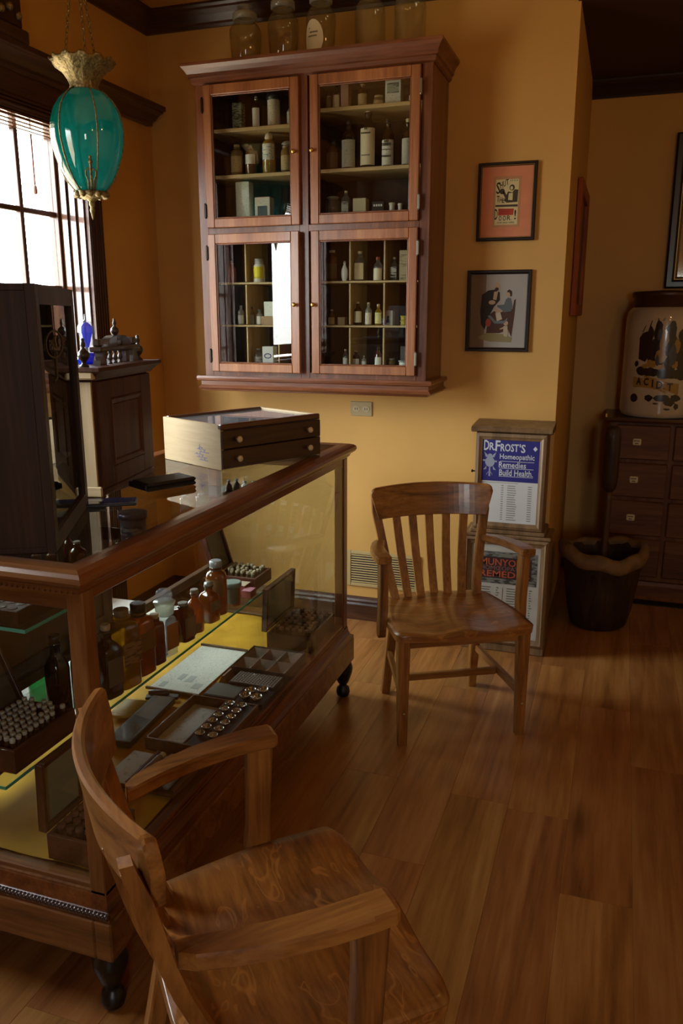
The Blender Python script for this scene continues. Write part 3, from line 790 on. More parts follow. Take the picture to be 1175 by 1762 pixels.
# ------------------------------------------------------------------ glass jars on top of the cabinet
def jar(label, x, r, h, shoulder, oval=False):
    t = thing('apothecary_jar', label, 'jar', (x, 3.775, 2.7035), 0, 'glass jars on top of the cabinet')
    P = [(r * .80, 0), (r * (.86 if shoulder else .98), .006)]
    P += [(r, h * .52), (r * .98, h * .60), (r * .80, h * .68), (r * .66, h * .71)] if shoulder else [(r, h * .05), (r, h * .55), (r * .92, h * .64), (r * .74, h * .70)]
    P += [(r * .64, h * .72), (r * .70, h * .74)]
    wt = .0035
    inner = [(max(q - wt, .004), z + (wt if k < 2 else 0)) for k, (q, z) in enumerate(P)]
    ring = P + [(r * .69, h * .755), (r * .69 - wt, h * .755)] + inner[::-1][:-1] + [(.004, inner[0][1] + .002)]
    MB().lathe([(.004, 0)] + ring, 36, cap=False).build('body', JARG, t)
    MB().lathe([(r * .60, h * .757), (r * .76, h * .757), (r * .77, h * .84), (r * .70, h * .865), (r * .60, h * .865)], 28, cap=False).build('lip', FROST, t)
    MB().lathe([(r * .50, h * .80), (r * .60, h * .868), (r * .40, h * .885), (r * .28, h * .90), (r * .46, h * .94), (r * .48, h * .97), (r * .30, h * .995), (r * .05, h)], 24).build('stopper', clear('stopper_glass', '#eef0ea', 1.9, .12, '#dcdcd0'), t)
    if oval:
        vs = [(0, 0)] + [(a, b) for a, b in disc(0, 0, .050, .075, 20)]
        c3 = [(r * 1.012 * cos(-pi / 2 - .25 + a / r), r * 1.012 * sin(-pi / 2 - .25 + a / r), b + .085) for a, b in vs]
        MB().add(c3, [(0, i + 1, (i + 1) % 20 + 1) for i in range(20)], True).build('oval_label', plain('oval_paper', '#d6cfae', .6), t)
        mm = MB()
        for z, a0, a1 in ((.122, -.02, -.014), (.105, -.014, .026), (.090, -.024, .022)):
            for q in range(5):
                u0 = a0 + (a1 - a0) * q / 5; u1 = u0 + (a1 - a0) * .16
                mm.add([(r * 1.018 * cos(-pi / 2 - .25 + u / r), r * 1.018 * sin(-pi / 2 - .25 + u / r), zz) for u, zz in ((u0, z), (u1, z), (u1, z + .006), (u0, z + .006))], [(0, 1, 2, 3)])
        mm.build('worn_print', plain('faded_print', '#6a6250', .7), t)
    return t


jar('clear tapering glass jar, leftmost on top of the wall cabinet', -1.755, .075, .275, True)
jar('clear round-shouldered glass jar, second from the left on top of the cabinet', -1.567, .072, .31, True)
jar('clear glass jar with a cream oval label, middle one on top of the cabinet', -1.384, .067, .315, True, True)
jar('clear straight glass jar, second from the right on top of the cabinet', -1.155, .068, .315, False)
jar('clear straight glass jar, rightmost on top of the wall cabinet', -.975, .069, .33, False)


# ------------------------------------------------------------------ framed pictures, outlet, wall vent
def frame_mb(x0, x1, z0, z1, w, y0, y1, bev=.004):
    m = MB()
    prof = lambda cx, cz, sx, sz: [(cx + sx * a, y, cz + sz * a) for a, y in ((0, y1), (0, y0 + bev), (bev, y0), (w * .55, y0), (w * .8, y0 + .006), (w, y0 + .008), (w, y1))]
    rings = [prof(x0, z0, 1, 1), prof(x1, z0, -1, 1), prof(x1, z1, -1, -1), prof(x0, z1, 1, -1)]
    return m.loft(rings + [rings[0]], False, False, True)


def picture(label, x0, x1, z0, z1, w, fm, name='framed_print'):
    cx, cz = (x0 + x1) / 2, (z0 + z1) / 2
    t = thing(name, label, 'picture', (cx, 3.94, cz))
    hw, hh = (x1 - x0) / 2, (z1 - z0) / 2
    frame_mb(-hw, hw, -hh, hh, w, -.026, -.001).build('frame', fm, t)
    return t, hw, hh


pt, hw, hh = picture('black-framed salmon print reading SHUT THE DOOR, upper of two pictures', -.680, -.418, 1.930, 2.266, .017, plain('black_gilt_frame', '#1a1410', .35), 'framed_trade_print')
frame_mb(-hw + .012, hw - .012, -hh + .012, hh - .012, .004, -.027, -.010, .001).build('gilt_beading', plain('dull_gold', '#8a7448', .4, .8), pt)
SAL = plain('salmon_mat', '#dc8c66', .7, noise=.06, nscale=20)
B(-hw + .015, hw - .015, -.012, -.009, -hh + .015, hh - .015, 0).build('mat_board', SAL, pt)
K = face_y(0, -.0125, 0)
_w, _h = .118, .204
flat_poly(MB(), [(-.062, -.109), (.062, -.109), (.062, .109), (-.062, .109)], K, .0003).build('lace_border', plain('lace_pink', '#c08e66', .8), pt)
flat_poly(MB(), [(-.051, -.098), (.051, -.098), (.051, .096), (-.051, .096)], K, .0006).build('card', plain('old_card', '#dccf9e', .8), pt)
m = MB()
for s, w, h, x, y, a in (('S', .018, .050, -.040, .060, 0), ('H', .012, .026, -.026, .072, 8), ('U', .012, .025, -.013, .078, 8), ('T', .013, .024, .000, .084, 8),
                         ('T', .014, .027, -.039, .014, 0), ('H', .012, .023, -.026, .009, 0), ('E', .010, .018, -.014, .005, 0),
                         ('D', .013, .046, -.045, -.052, 0), ('O', .013, .021, -.026, -.070, 0), ('O', .014, .022, -.007, -.070, 0), ('R', .016, .021, .013, -.069, 0), ('.', .003, .003, .026, -.078, 0), ('!', .008, .042, .041, -.056, 0),
                         ('FOR SALE HERE', .076, .007, 0, -.089, 0)):
    text_mb(m, s, w, h, K @ Matrix.Translation((x, y, .0006)) @ Matrix.Rotation(radians(a), 4, 'Z'), .0006, .012)
m.build('lettering', INK, pt)
m = MB()
flat_poly(m, [(.000, -.004), (.048, -.002), (.050, .050), (.034, .052), (.024, .040), (.004, .044), (-.012, .006)], K, .0009)
flat_poly(m, disc(.022, .060, .012, .013), K, .0010); flat_poly(m, disc(-.022, .045, .012, .012), K, .0010)
flat_poly(m, [(-.02, .04), (-.012, .046), (.004, .018), (-.004, .010)], K, .0010)
for q in range(1, 6): flat_poly(m, [(.006 + q * .0075, .086), (.008 + q * .0075, .086), (.008 + q * .0075, .094), (.006 + q * .0075, .094)], K, .001)
flat_poly(m, [(-.050, -.012), (.050, -.012), (.050, -.022), (-.050, -.020)], K, .0008)
m.build('engraved_figure', plain('engraving_brown', '#4a3c30', .8), pt)
m = MB(); flat_poly(m, [(.006, .008), (.026, .006), (.026, .038), (.008, .036)], K, .0014); flat_poly(m, disc(.020, .058, .006, .008), K, .0014)
m.build('engraved_highlight', plain('old_card', '#dccf9e', .8), pt)
flat_poly(MB(), [(-.036, -.028), (.034, -.030), (.032, -.057), (-.036, -.058)], K, .0013).build('red_panel', plain('poster_red', '#b8402c', .7), pt)
m = MB()
for q, (a, b) in enumerate(((-.034, .028), (-.026, .020), (-.028, .014))): m.tube([tuple(K @ Vector((a + (b - a) * i / 10, -.034 - q * .0075 + .0014 * (i % 2), .0018))) for i in range(11)], .0007, 4)
m.build('script_line', plain('dark_red_ink', '#6a1c14', .7), pt)
B(-hw + .014, hw - .014, -.0175, -.0165, -hh + .014, hh - .014, 0).build('glazing', PICG, pt)

pt, hw, hh = picture('dark-framed grey print of a bearded man and a seated woman, lower picture', -.713, -.418, 1.432, 1.802, .019, plain('dark_brown_frame', '#1d1412', .35), 'framed_figure_print')
K = face_y(0, -.0125, 0)
B(-hw + .017, hw - .017, -.012, -.009, -hh + .017, hh - .017, 0).build('grey_ground', plain('grey_print', '#a8a29c', .7), pt)
flat_poly(MB(), [(-.128, -.165), (-.062, -.165), (-.060, .165), (-.128, .165)], K, .0002).build('curtain', plain('print_curtain', '#7a6656', .7), pt)


def draw(name, col, *polys):
    m = MB()
    for k, p in enumerate(polys): flat_poly(m, p, K, .0005 + .0002 * draw.z + .00004 * k)
    draw.z += 1
    return m.build(name, plain('print_' + name, col, .75), pt)


draw.z = 0
draw('rug', '#8c8058', [(-.090, -.118), (-.050, -.098), (.04, -.106), (.070, -.122), (.066, -.142), (-.03, -.140), (-.085, -.128)])
draw('dark_coat', '#231c1a', [(-.078, -.060), (-.060, -.085), (-.045, -.03), (-.020, .02), (.006, .05), (.004, .085), (-.020, .098), (-.05, .094), (-.078, .075), (-.084, .0)])
draw('skirt', '#4a2c24', [(-.052, -.100), (-.046, -.020), (-.02, .0), (.03, .0), (.066, .01), (.072, .05), (.080, .056), (.076, -.02), (.066, -.118), (.050, -.085), (.01, -.10)])
draw('blue_blouse', '#5a6468', [(.028, -.005), (.012, .010), (-.006, .020), (-.004, .028), (.026, .030), (.034, .054), (.044, .062), (.058, .058), (.066, .02), (.060, .0)])
draw('skin', '#b59a7e', disc(-.009, .112, .0125, .018), disc(.044, .078, .011, .014), [(-.022, .088), (-.004, .090), (-.010, .05), (-.026, .054)], disc(-.030, .040, .016, .010), [(-.02, .02), (.016, .004), (.022, -.002), (-.010, -.01)], disc(.038, -.055, .011, .011), [(.010, -.080), (.030, -.070), (.034, -.078), (.012, -.084)])
draw('hair', '#33241c', [(.038, .092), (.048, .098), (.060, .090), (.060, .068), (.053, .066), (.050, .084), (.038, .086)], disc(-.010, .100, .009, .008))
draw('paper_sheet', '#c2b6a0', [(-.012, -.010), (.010, -.004), (.020, -.036), (-.004, -.046)])
draw('blue_border', '#68747a', [(-.048, -.022), (-.036, -.018), (-.010, -.044), (.030, -.044), (.044, -.030), (.044, -.040), (.030, -.056), (-.014, -.056)])
draw('red_ball', '#a04430', disc(-.044, -.052, .013, .019))
draw('child_dress', '#b3a58a', [(.028, -.068), (.046, -.066), (.050, -.100), (.046, -.118), (.030, -.112), (.028, -.090)])
B(-hw + .016, hw - .016, -.0175, -.0165, -hh + .016, hh - .016, 0).build('glazing', PICG, pt)

# wall outlet
t = thing('wall_outlet', 'cream double wall outlet plate below the wall cabinet', 'outlet', (-1.236, 3.94, 1.136))
PL = plain('cream_plastic', '#a8946a', .4)
B(-.058, .058, -.006, -.0005, -.037, .037, .003).build('plate', PL, t)
for s in (-1, 1):
    m = MB().prism([(a + s * .026, b) for a, b in disc(0, 0, .019, .015, 16)], -.0085, -.005, 'y')
    o = m.build('socket', plain('socket_ivory', '#b8a680', .4), t)
    MB().box(s * .026 - .007, s * .026 - .004, -.0092, -.0083, -.006, .006, 0).box(s * .026 + .004, s * .026 + .007, -.0092, -.0083, -.006, .006, 0).build('slot', INK, o)

# wall vent: frame and twelve louvres
t = thing('wall_vent', 'cream louvred return-air vent low on the back wall behind the chair', 'vent', (-1.112, 3.94, .285))
PLV = plain('vent_cream', '#b09a68', .5)
m = MB()
for a, b, c, d in ((-.200, -.176, -.098, .098), (.176, .200, -.098, .098), (-.008, .008, -.080, .080), (-.176, .176, .080, .098), (-.176, .176, -.098, -.080)): m.box(a, b, -.012, -.001, c, d, .002)
m.build('frame', PLV, t)
B(-.176, .176, -.003, -.0012, -.080, .080, 0).build('dark_backing', INK, t)
for k in range(12):
    z = -.073 + k * .0133
    for s in (-1, 1): MB().box(min(s * .009, s * .175), max(s * .009, s * .175), -.0095, -.0055, z - .0036, z + .0036, .001).build('slat', PLV, t)


# ------------------------------------------------------------------ the two poster cabinets
def mitred(x0, x1, z0, z1, prof, y):
    """mitred frame, prof = (in from edge, y offset)"""
    rings = [[(cx + sx * a, y + b, cz + sz * a) for a, b in prof] for cx, cz, sx, sz in ((x0, z0, 1, 1), (x1, z0, -1, 1), (x1, z1, -1, -1), (x0, z1, 1, -1))]
    return MB().loft(rings + [rings[0]], False, False, True)


t = thing('remedy_cabinet', 'lower grey-oak poster cabinet standing on the floor behind the chair', 'cabinet', (-.452, 3.835, 0))
m = MB().box(-.198, .198, -.085, .100, .035, .575).box(-.200, .200, -.098, .100, 0, .040, .004)
m.box(-.205, .205, -.104, .100, .575, .592, .004)
m.build('carcass', REM('z'), t)
d = mitred(-.196, .196, .042, .573, [(0, .018), (0, 0), (.012, -.006), (.018, 0), (.026, .002), (.034, .004), (.034, .018)], -.102).build('door', REM('z'), t)
B(-.163, .163, -.0925, -.0905, .075, .540, 0).build('poster', plain('poster_paper', '#b8b6ae', .75, noise=.08, nscale=14), d)
K = Matrix.Translation((0, -.0928, 0)) @ face_y(0, 0, 0)
flat_poly(MB(), [(-.150, .345), (.150, .345), (.150, .505), (-.150, .505)], K, .0003).build('ornate_border', paper('ornate_border', '#7c7c74', '#3a3a36', .5, 90), d)
flat_poly(MB(), [(-.124, .372), (.124, .372), (.124, .478), (-.124, .478)], K, .0006).build('dark_panel', plain('maroon_panel', '#2e1a1e', .6), d)
m = MB()
text_mb(m, "MUNYON'S", .232, .036, K @ Matrix.Translation((0, .453, 0)), .0009, .012)
text_mb(m, 'REMEDIES', .236, .032, K @ Matrix.Translation((0, .394, 0)), .0009, .012)
m.build('lettering', plain('poster_orange', '#b4502c', .7), d)
m = MB(); text_mb(m, 'HOM\u0152OPATHIC', .232, .020, K @ Matrix.Translation((0, .423, 0)), .0009, .0)
m.build('lettering', plain('poster_rose', '#8a6058', .7), d)
m = MB()
for k in range(19):
    z = .322 - k * .0125
    for a, b in ((-.128, -.062), (-.038, -.022), (.012, .062), (.118, .134)):
        q = random.random() * .014
        m.box(a, b - q, -.0933, -.0926, z, z + .004, 0)
m.box(-.008, -.0065, -.0933, -.0926, .085, .325, 0)
m.build('price_list', plain('faded_ink', '#5c5a52', .7), d)
B(-.164, .164, -.0965, -.0950, .074, .541, 0).build('pane', PICG, d)

t = thing('remedy_cabinet', 'upper grey-oak poster cabinet with blue homeopathic remedies sign, standing on the lower one', 'cabinet', (-.452, 3.835, .5925))
b = .5925
m = MB().box(-.160, .160, -.085, .095, .020, .480).box(-.176, .176, -.100, .100, 0, .022, .005)
m.prism([(.100, .480), (-.092, .480), (-.112, .488), (-.116, .500), (-.100, .508), (.100, .520)], -.183, .183, 'x')
m.build('carcass', REM('z'), t)
d = mitred(-.160, .160, .026, .478, [(0, .016), (0, 0), (.014, -.004), (.022, .001), (.030, .004), (.030, .016)], -.101).build('door', REM('z'), t)
B(-.132, .132, -.0925, -.0905, .055, .450, 0).build('poster', plain('poster_white', '#d2d4d6', .75), d)
K = Matrix.Translation((0, -.0928, 0)) @ face_y(0, 0, 0)
flat_poly(MB(), [(-.130, .254), (.130, .254), (.130, .449), (-.130, .449)], K, .0003).build('blue_panel', plain('sign_blue', '#23237a', .6), d)
m = MB()
for s, w, h, x, y in (('D', .024, .048, -.112, .421), ('R.', .028, .036, -.084, .416), ('F', .022, .050, -.060, .420), ('ROST', .082, .036, -.006, .413), ("'S", .028, .040, .052, .412)):
    text_mb(m, s, w, h, K @ Matrix.Translation((x, y, 0)), .0008, .02)
for s, w, h, x, y in (('Homeopathic', .158, .032, .030, .368), ('Remedies', .124, .027, .010, .333), ('Build Health.', .154, .029, .028, .296)):
    text_mb(m, s, w, h, K @ Matrix.Translation((x, y, 0)), .0008, .012)
for x0, x1, y in ((-.046, .108, .348), (-.05, .106, .315), (-.05, .106, .277)): flat_poly(m, [(x0, y), (x1, y), (x1, y + .0022), (x0, y + .0022)], K, .0008)
flat_poly(m, [(.100, .412), (.110, .401), (.120, .412), (.110, .424)], K, .0008)
m.build('lettering', plain('sign_white', '#cdd2dc', .6), d)
m = MB()          # winged globe emblem
flat_poly(m, disc(-.094, .343, .022, .024, 18), K, .0008)
for s in (-1, 1):
    flat_poly(m, [(-.094 + s * .006, .362), (-.094 + s * .020, .366), (-.094 + s * .028, .390), (-.094 + s * .014, .378)], K, .0009)
    flat_poly(m, [(-.094 + s * .014, .325), (-.094 + s * .030, .305), (-.094 + s * .016, .308)], K, .0009)
    m.tube([tuple(K @ Vector((-.094 + s * a, z, .001))) for a, z in ((.0, .300), (.008, .292), (.014, .284), (.008, .279), (.003, .284))], .0012, 5)
flat_poly(m, [(-.127, .346), (-.061, .342), (-.061, .350), (-.127, .354)], K, .0009)
flat_poly(m, disc(-.094, .372, .011, .010), K, .0009); flat_poly(m, [(-.098, .275), (-.090, .275), (-.091, .322), (-.097, .322)], K, .0008)
m.build('emblem', plain('emblem_grey', '#98a0b4', .6), d)
m = MB()
for k in range(16):
    z = .232 - k * .0108
    for a, b2 in ((-.036, -.026), (-.008, .026), (.086, .104)):
        q = random.random() * .012 if a == -.008 else 0
        m.box(a, b2 + q, -.0933, -.0926, z, z + .0035, 0)
m.box(-.128, .040, -.0933, -.0926, .246, .248, 0)
m.build('price_list', plain('pale_ink', '#82847c', .7), d)
B(-.131, .131, -.0965, -.0950, .054, .451, 0).build('pane', PICG, d)
MB().lathe([(.003, 0), (.003, .010), (.007, .013), (.007, .018), (.002, .020)], 10, Matrix.Translation((-.160, -.09, .295)) @ Matrix.Rotation(radians(-90), 4, 'Y')).build('knob', IRON, d)

# ------------------------------------------------------------------ recess: chest of drawers, jar, mortar, mirror, vents
YD = 4.84
ch = thing('apothecary_chest', 'brown apothecary chest of small drawers standing in the recess at right', 'chest', (.62, 5.03, 0))
_w = .655; f = YD - 5.03
m = MB().box(-_w, _w, f + .016, .22, .0, 1.012, .003)
m.build('carcass', CHEST('z'), ch)
MB().prism([(f - .035, 1.012), (f - .040, 1.024), (f - .034, 1.038), (.225, 1.038), (.225, 1.012)], -_w - .03, _w + .02, 'x').build('top', wood('chest_top', '#2a150a', '#3d2010', '#4c2a16', 'x', .9, .3, .3), ch)
MB().prism([(f - .022, 0), (f - .022, .055), (f - .016, .062), (f - .010, .085), (.1, .085), (.1, 0)], -_w - .012, _w + .012, 'x').build('plinth', CHEST('x'), ch)
rows = [(.795, 1.0), (.575, .785), (.350, .565), (.105, .340)]
for r_, (z0, z1) in enumerate(rows):
    for c_ in range(4):
        x0 = -_w + .032 + c_ * .315; x1 = x0 + .293
        if c_ == 0: x0 += .004
        o = B(x0, x1, f - .002, f + .016, z0 + .006, z1 - .004, .006).build('drawer', CHEST('x'), ch)
        cx = x0 + .115 + (.165 if c_ else 0) * 0; cz = (z0 + z1) / 2 + .005
        if r_ < 3:
            p = B(cx - .023, cx + .023, f - .012, f - .001, cz - .019, cz + .019, .006).build('label_plate', plain('porcelain', '#cdbf96', .25), o)
            mm = MB()
            for zz, ww in ((cz + .003, .030), (cz - .011, .020)):
                for q in range(4): mm.box(cx - ww / 2 + ww * q / 4, cx - ww / 2 + ww * (q + .75) / 4, f - .0126, f - .0115, zz, zz + .007, 0)
            mm.build('worn_print', INK, p)
MB().box(-_w - .03, -_w - .018, f - .04, f - .028, 1.038, 1.062, .003).build('brass_catch', BRASS, ch)

aj = thing('ceramic_acid_jar', 'big white ceramic chemist jar with dark crest and ACID.T ribbon on the chest', 'jar', (.212, 5.01, 1.0385))
R = .205
prof = [(R * .90, 0), (R * .97, .008), (R, .03), (R, .53), (R * .97, .575), (R * .88, .600), (R * .84, .604)]
MB().lathe(prof, 48).build('body', plain('glazed_ceramic', '#b7aa92', .12, noise=.08, nscale=6, coat=.6), aj)
MB().lathe([(R * .83, .600), (R * .85, .604), (R * .85, .655), (R * .89, .660), (R * .90, .680), (R * .86, .688), (R * .3, .694)], 36).build('lid', plain('brown_tin_lid', '#3d2114', .4, noise=.2, nscale=12), aj)


A0 = math.atan2(-5.0, -.212)


def on_jar(m, pts, d=.0015):
    """polygon in (arc, height) laid on the jar's wall, fine enough to follow it"""
    R2 = R + d
    def P(a, b): return (R2 * cos(A0 + a / R), R2 * sin(A0 + a / R), b)
    cx = sum(p[0] for p in pts) / len(pts); cz = sum(p[1] for p in pts) / len(pts)
    n = len(pts); K_ = 4; vs = [P(cx, cz)]; fs = []
    for k in range(1, K_ + 1):
        for p in pts: vs.append(P(cx + (p[0] - cx) * k / K_, cz + (p[1] - cz) * k / K_))
    for j in range(n): fs.append((0, 1 + j, 1 + (j + 1) % n))
    for k in range(K_ - 1):
        for j in range(n):
            a = 1 + k * n + j; b_ = 1 + k * n + (j + 1) % n
            fs.append((a, b_, b_ + n, a + n))
    return m.add(vs, fs, True)


GB = plain('crest_black', '#1d1512', .25, coat=.4)
GO = plain('crest_gold', '#9a7838', .25, coat=.4)
GL = plain('crest_grey_blue', '#3a3c48', .3, coat=.4)
m = MB()
def blob(cx, cz, rx, rz, n=16, j=.18):
    return [(cx + rx * cos(2 * pi * i / n) * (1 + random.uniform(-j, j)), cz + rz * sin(2 * pi * i / n) * (1 + random.uniform(-j, j))) for i in range(n)]
on_jar(m, [(-.125, .325), (-.085, .310), (-.060, .350), (-.060, .44), (-.085, .475), (-.110, .465), (-.128, .44)])
on_jar(m, blob(-.068, .455, .018, .055)); on_jar(m, blob(-.025, .470, .022, .06)); on_jar(m, blob(.04, .47, .026, .055)); on_jar(m, blob(.045, .51, .016, .022, 12, .05)); on_jar(m, blob(.105, .43, .03, .06))
on_jar(m, blob(-.03, .36, .05, .08)); on_jar(m, blob(.045, .36, .045, .10)); on_jar(m, blob(.11, .33, .04, .07))
on_jar(m, blob(-.10, .262, .035, .026)); on_jar(m, blob(-.05, .255, .05, .025)); on_jar(m, blob(.04, .25, .06, .03)); on_jar(m, blob(.11, .245, .05, .03))
for a, z, b_, z2 in ((-.115, .47, -.098, .505), (-.075, .50, -.066, .532), (-.03, .52, -.035, .545), (-.01, .53, .0, .548)):
    on_jar(m, [(a, z), (a + .006, z), (b_ + .004, z2), (b_, z2)])
m.build('crest', GB, aj)
on_jar(MB(), blob(-.135, .110, .024, .024, 18, .03)).build('scroll_end', GB, aj)
for c_ in ((-.135, .300, .013, .016), (-.01, .085, .014, .005), (.05, .055, .018, .006), (.1, .07, .014, .016)): on_jar(MB(), blob(*c_)).build('print_speck', GB, aj)
m = MB()
for c_ in ((-.05, .115, .022, .018), (.02, .115, .045, .020), (.06, .09, .03, .018), (.09, .115, .03, .02)): on_jar(m, blob(*c_))
m.build('crest_motto', GB, aj)
m = MB()
on_jar(m, [(-.150, .225), (-.145, .168), (-.10, .172), (-.04, .168), (.03, .145), (.105, .135), (.105, .195), (.05, .200), (-.02, .222), (-.08, .238)], .0020)
for c_ in ((.0, .40, .014, .05), (-.006, .34, .03, .035), (-.05, .30, .028, .022), (.012, .44, .018, .045), (.075, .40, .016, .04), (.07, .30, .02, .02), (-.085, .288, .016, .012)): on_jar(m, blob(*c_), .0022)
m.build('gold_ribbon', GO, aj)
m = MB()
for c_ in ((.055, .345, .022, .06), (-.02, .455, .012, .03), (-.02, .32, .010, .03)): on_jar(m, blob(*c_), .0025)
m.build('grey_shading', GL, aj)
m = MB()
for s, a, z, w in (('A', -.110, .205, .030), ('C', -.068, .203, .026), ('I', -.034, .196, .0075), ('D', .002, .188, .032), ('.', .028, .170, .006), ('T', .056, .178, .030)):
    k = len(m.v); text_mb(m, s, w, .042 if s != '.' else .008, Matrix.Translation((a, z, 0)), 0, .03)
    m.v[k:] = [((R + .0045) * cos(A0 + p[0] / R), (R + .0045) * sin(A0 + p[0] / R), p[1]) for p in m.v[k:]]
m.build('lettering', GB, aj)

mo = thing('wooden_mortar', 'big dark wooden mortar with an uneven thick rim on the floor beside the chest', 'mortar', (-.022, 4.29, 0))
n = 40; rings = []
def mr(i, j, r): return r * (1 + .025 * sin(3 * 2 * pi * j / n + 1) + .018 * sin(5 * 2 * pi * j / n))
PRF = [(.128, 0), (.145, .012), (.165, .10), (.183, .22), (.194, .315), (.200, .322), (.208, .365), (.212, .40), (.200, .418), (.184, .412), (.176, .39), (.165, .30), (.13, .14), (.04, .10), (.003, .098)]
for i, (r, z) in enumerate(PRF): rings.append([(mr(i, j, r) * cos(2 * pi * j / n), mr(i, j, r) * sin(2 * pi * j / n), z + (.014 * sin(2 * 2 * pi * j / n + .6) if .33 < z < .42 and i < 11 else 0)) for j in range(n)])
MB().loft(rings, True, True).build('bowl', wood('old_dark_wood', '#1d100a', '#33200f', '#46301a', 'z', .7, .6, .05, bump=.5), mo)
def rimw(j): return 1 + .025 * sin(3 * 2 * pi * j / n + 1) + .018 * sin(10 * pi * j / n) + .012 * sin(18 * pi * j / n)
rings = [[(rimw(j) * r * cos(2 * pi * j / n), rimw(j) * r * sin(2 * pi * j / n), z + .018 * sin(4 * pi * j / n + .6) + .008 * sin(14 * pi * j / n)) for j in range(n)] for r, z in ((.203, .352), (.220, .358), (.227, .385), (.224, .412), (.208, .432), (.186, .428), (.178, .395))]
MB().loft(rings + [rings[0]], False, True).build('rim', plain('worn_rim', '#6e5230', .75, noise=.35, nscale=18, bump=.7), mo)
pe = thing('long_pestle', 'tall two-ended wooden pestle standing upright in the big mortar', 'pestle', (-.012, 4.29, .1005))
MB().lathe([(.030, 0), (.032, .10), (.020, .20), (.017, .30), (.018, .58), (.020, .62)], 18).build('shaft', wood('pestle_wood', '#2e1c10', '#4a3018', '#5c3e22', 'z', .7, .5, .1), pe)
MB().lathe([(.020, .618), (.034, .64), (.040, .68), (.040, .90), (.036, .945), (.020, .955)], 20).build('head', wood('pestle_head', '#231610', '#382416', '#4a3220', 'z', .7, .5, .1), pe)

t = thing('tall_framed_mirror', 'tall mirror in a black and gilt beaded frame above the chest', 'mirror', (.62, YA - .004, 2.17))
frame_mb(-.42, .42, -.42, .42, .065, -.045, -.001, .01).build('frame', plain('black_frame', '#15110d', .3), t)
frame_mb(-.375, .375, -.375, .375, .014, -.050, -.03, .003).build('gilt_beading', plain('dull_gold', '#8a7448', .4, .8), t)
B(-.365, .365, -.028, -.024, -.365, .365, 0).build('mirror_glass', plain('mirror_silver', '#b8b0a0', .05, 1), t)

t = thing('oak_framed_panel', 'narrow orange-brown framed panel hung on the recess side wall', 'picture', (XE, 4.80, 1.93))
m = MB()
for a, b, c, d in ((-.36, -.30, -.335, .335), (.30, .36, -.335, .335), (-.30, .30, .275, .335), (-.30, .30, -.335, -.275)): m.box(.002, .030, a, b, c, d, .005)
m.build('frame', wood('orange_oak', '#6b2f0c', '#934a14', '#ad601e', 'z', .9, .5, .0), t)
B(.002, .010, -.30, .30, -.275, .275, 0).build('panel', plain('panel_brown', '#4a2c12', .5), t)

t = thing('floor_register', 'dark metal floor register in front of the chest', 'vent', (.30, 4.70, 0), 0)
m = MB()
B(-.15, .15, -.033, .033, 0, .003, .001).build('tray', INK, t)
for a, b, c, d in ((-.155, .155, -.038, -.030), (-.155, .155, .030, .038), (-.155, -.145, -.030, .030), (.145, .155, -.030, .030)): m.box(a, b, c, d, 0, .006, .001)
m.build('frame', IRON, t)
m = MB()
for k in range(24): m.box(-.142 + k * .012, -.137 + k * .012, -.030, .030, .003, .0055, 0)
stuff(m.build('fine_slats', IRON, t))

t = thing('gilt_mantel_case', 'dark wooden case with gilt ornament perched on the window cornice', 'ornament', (XL + .062, 2.66, 2.6125))
MB().box(-.05, .05, -.24, .24, 0, .05, .006).build('base', TRIM('y'), t)
MB().box(-.042, .042, -.21, .215, .05, .30, .006).build('case', BLACKW('z'), t)
m = MB()
for q in range(9): m.sphere((.044, -.18 + q * .046, .09 + .02 * (q % 2)), .016, 6).sphere((.044, -.17 + q * .046, .16 + .03 * (q % 3)), .013, 6)
m.build('gilt_ornament', GILT, t)


# ------------------------------------------------------------------ the two oak armchairs
def crest_y(x): return -.235 - .062 * (1 - min(1, (x / .25) ** 2))


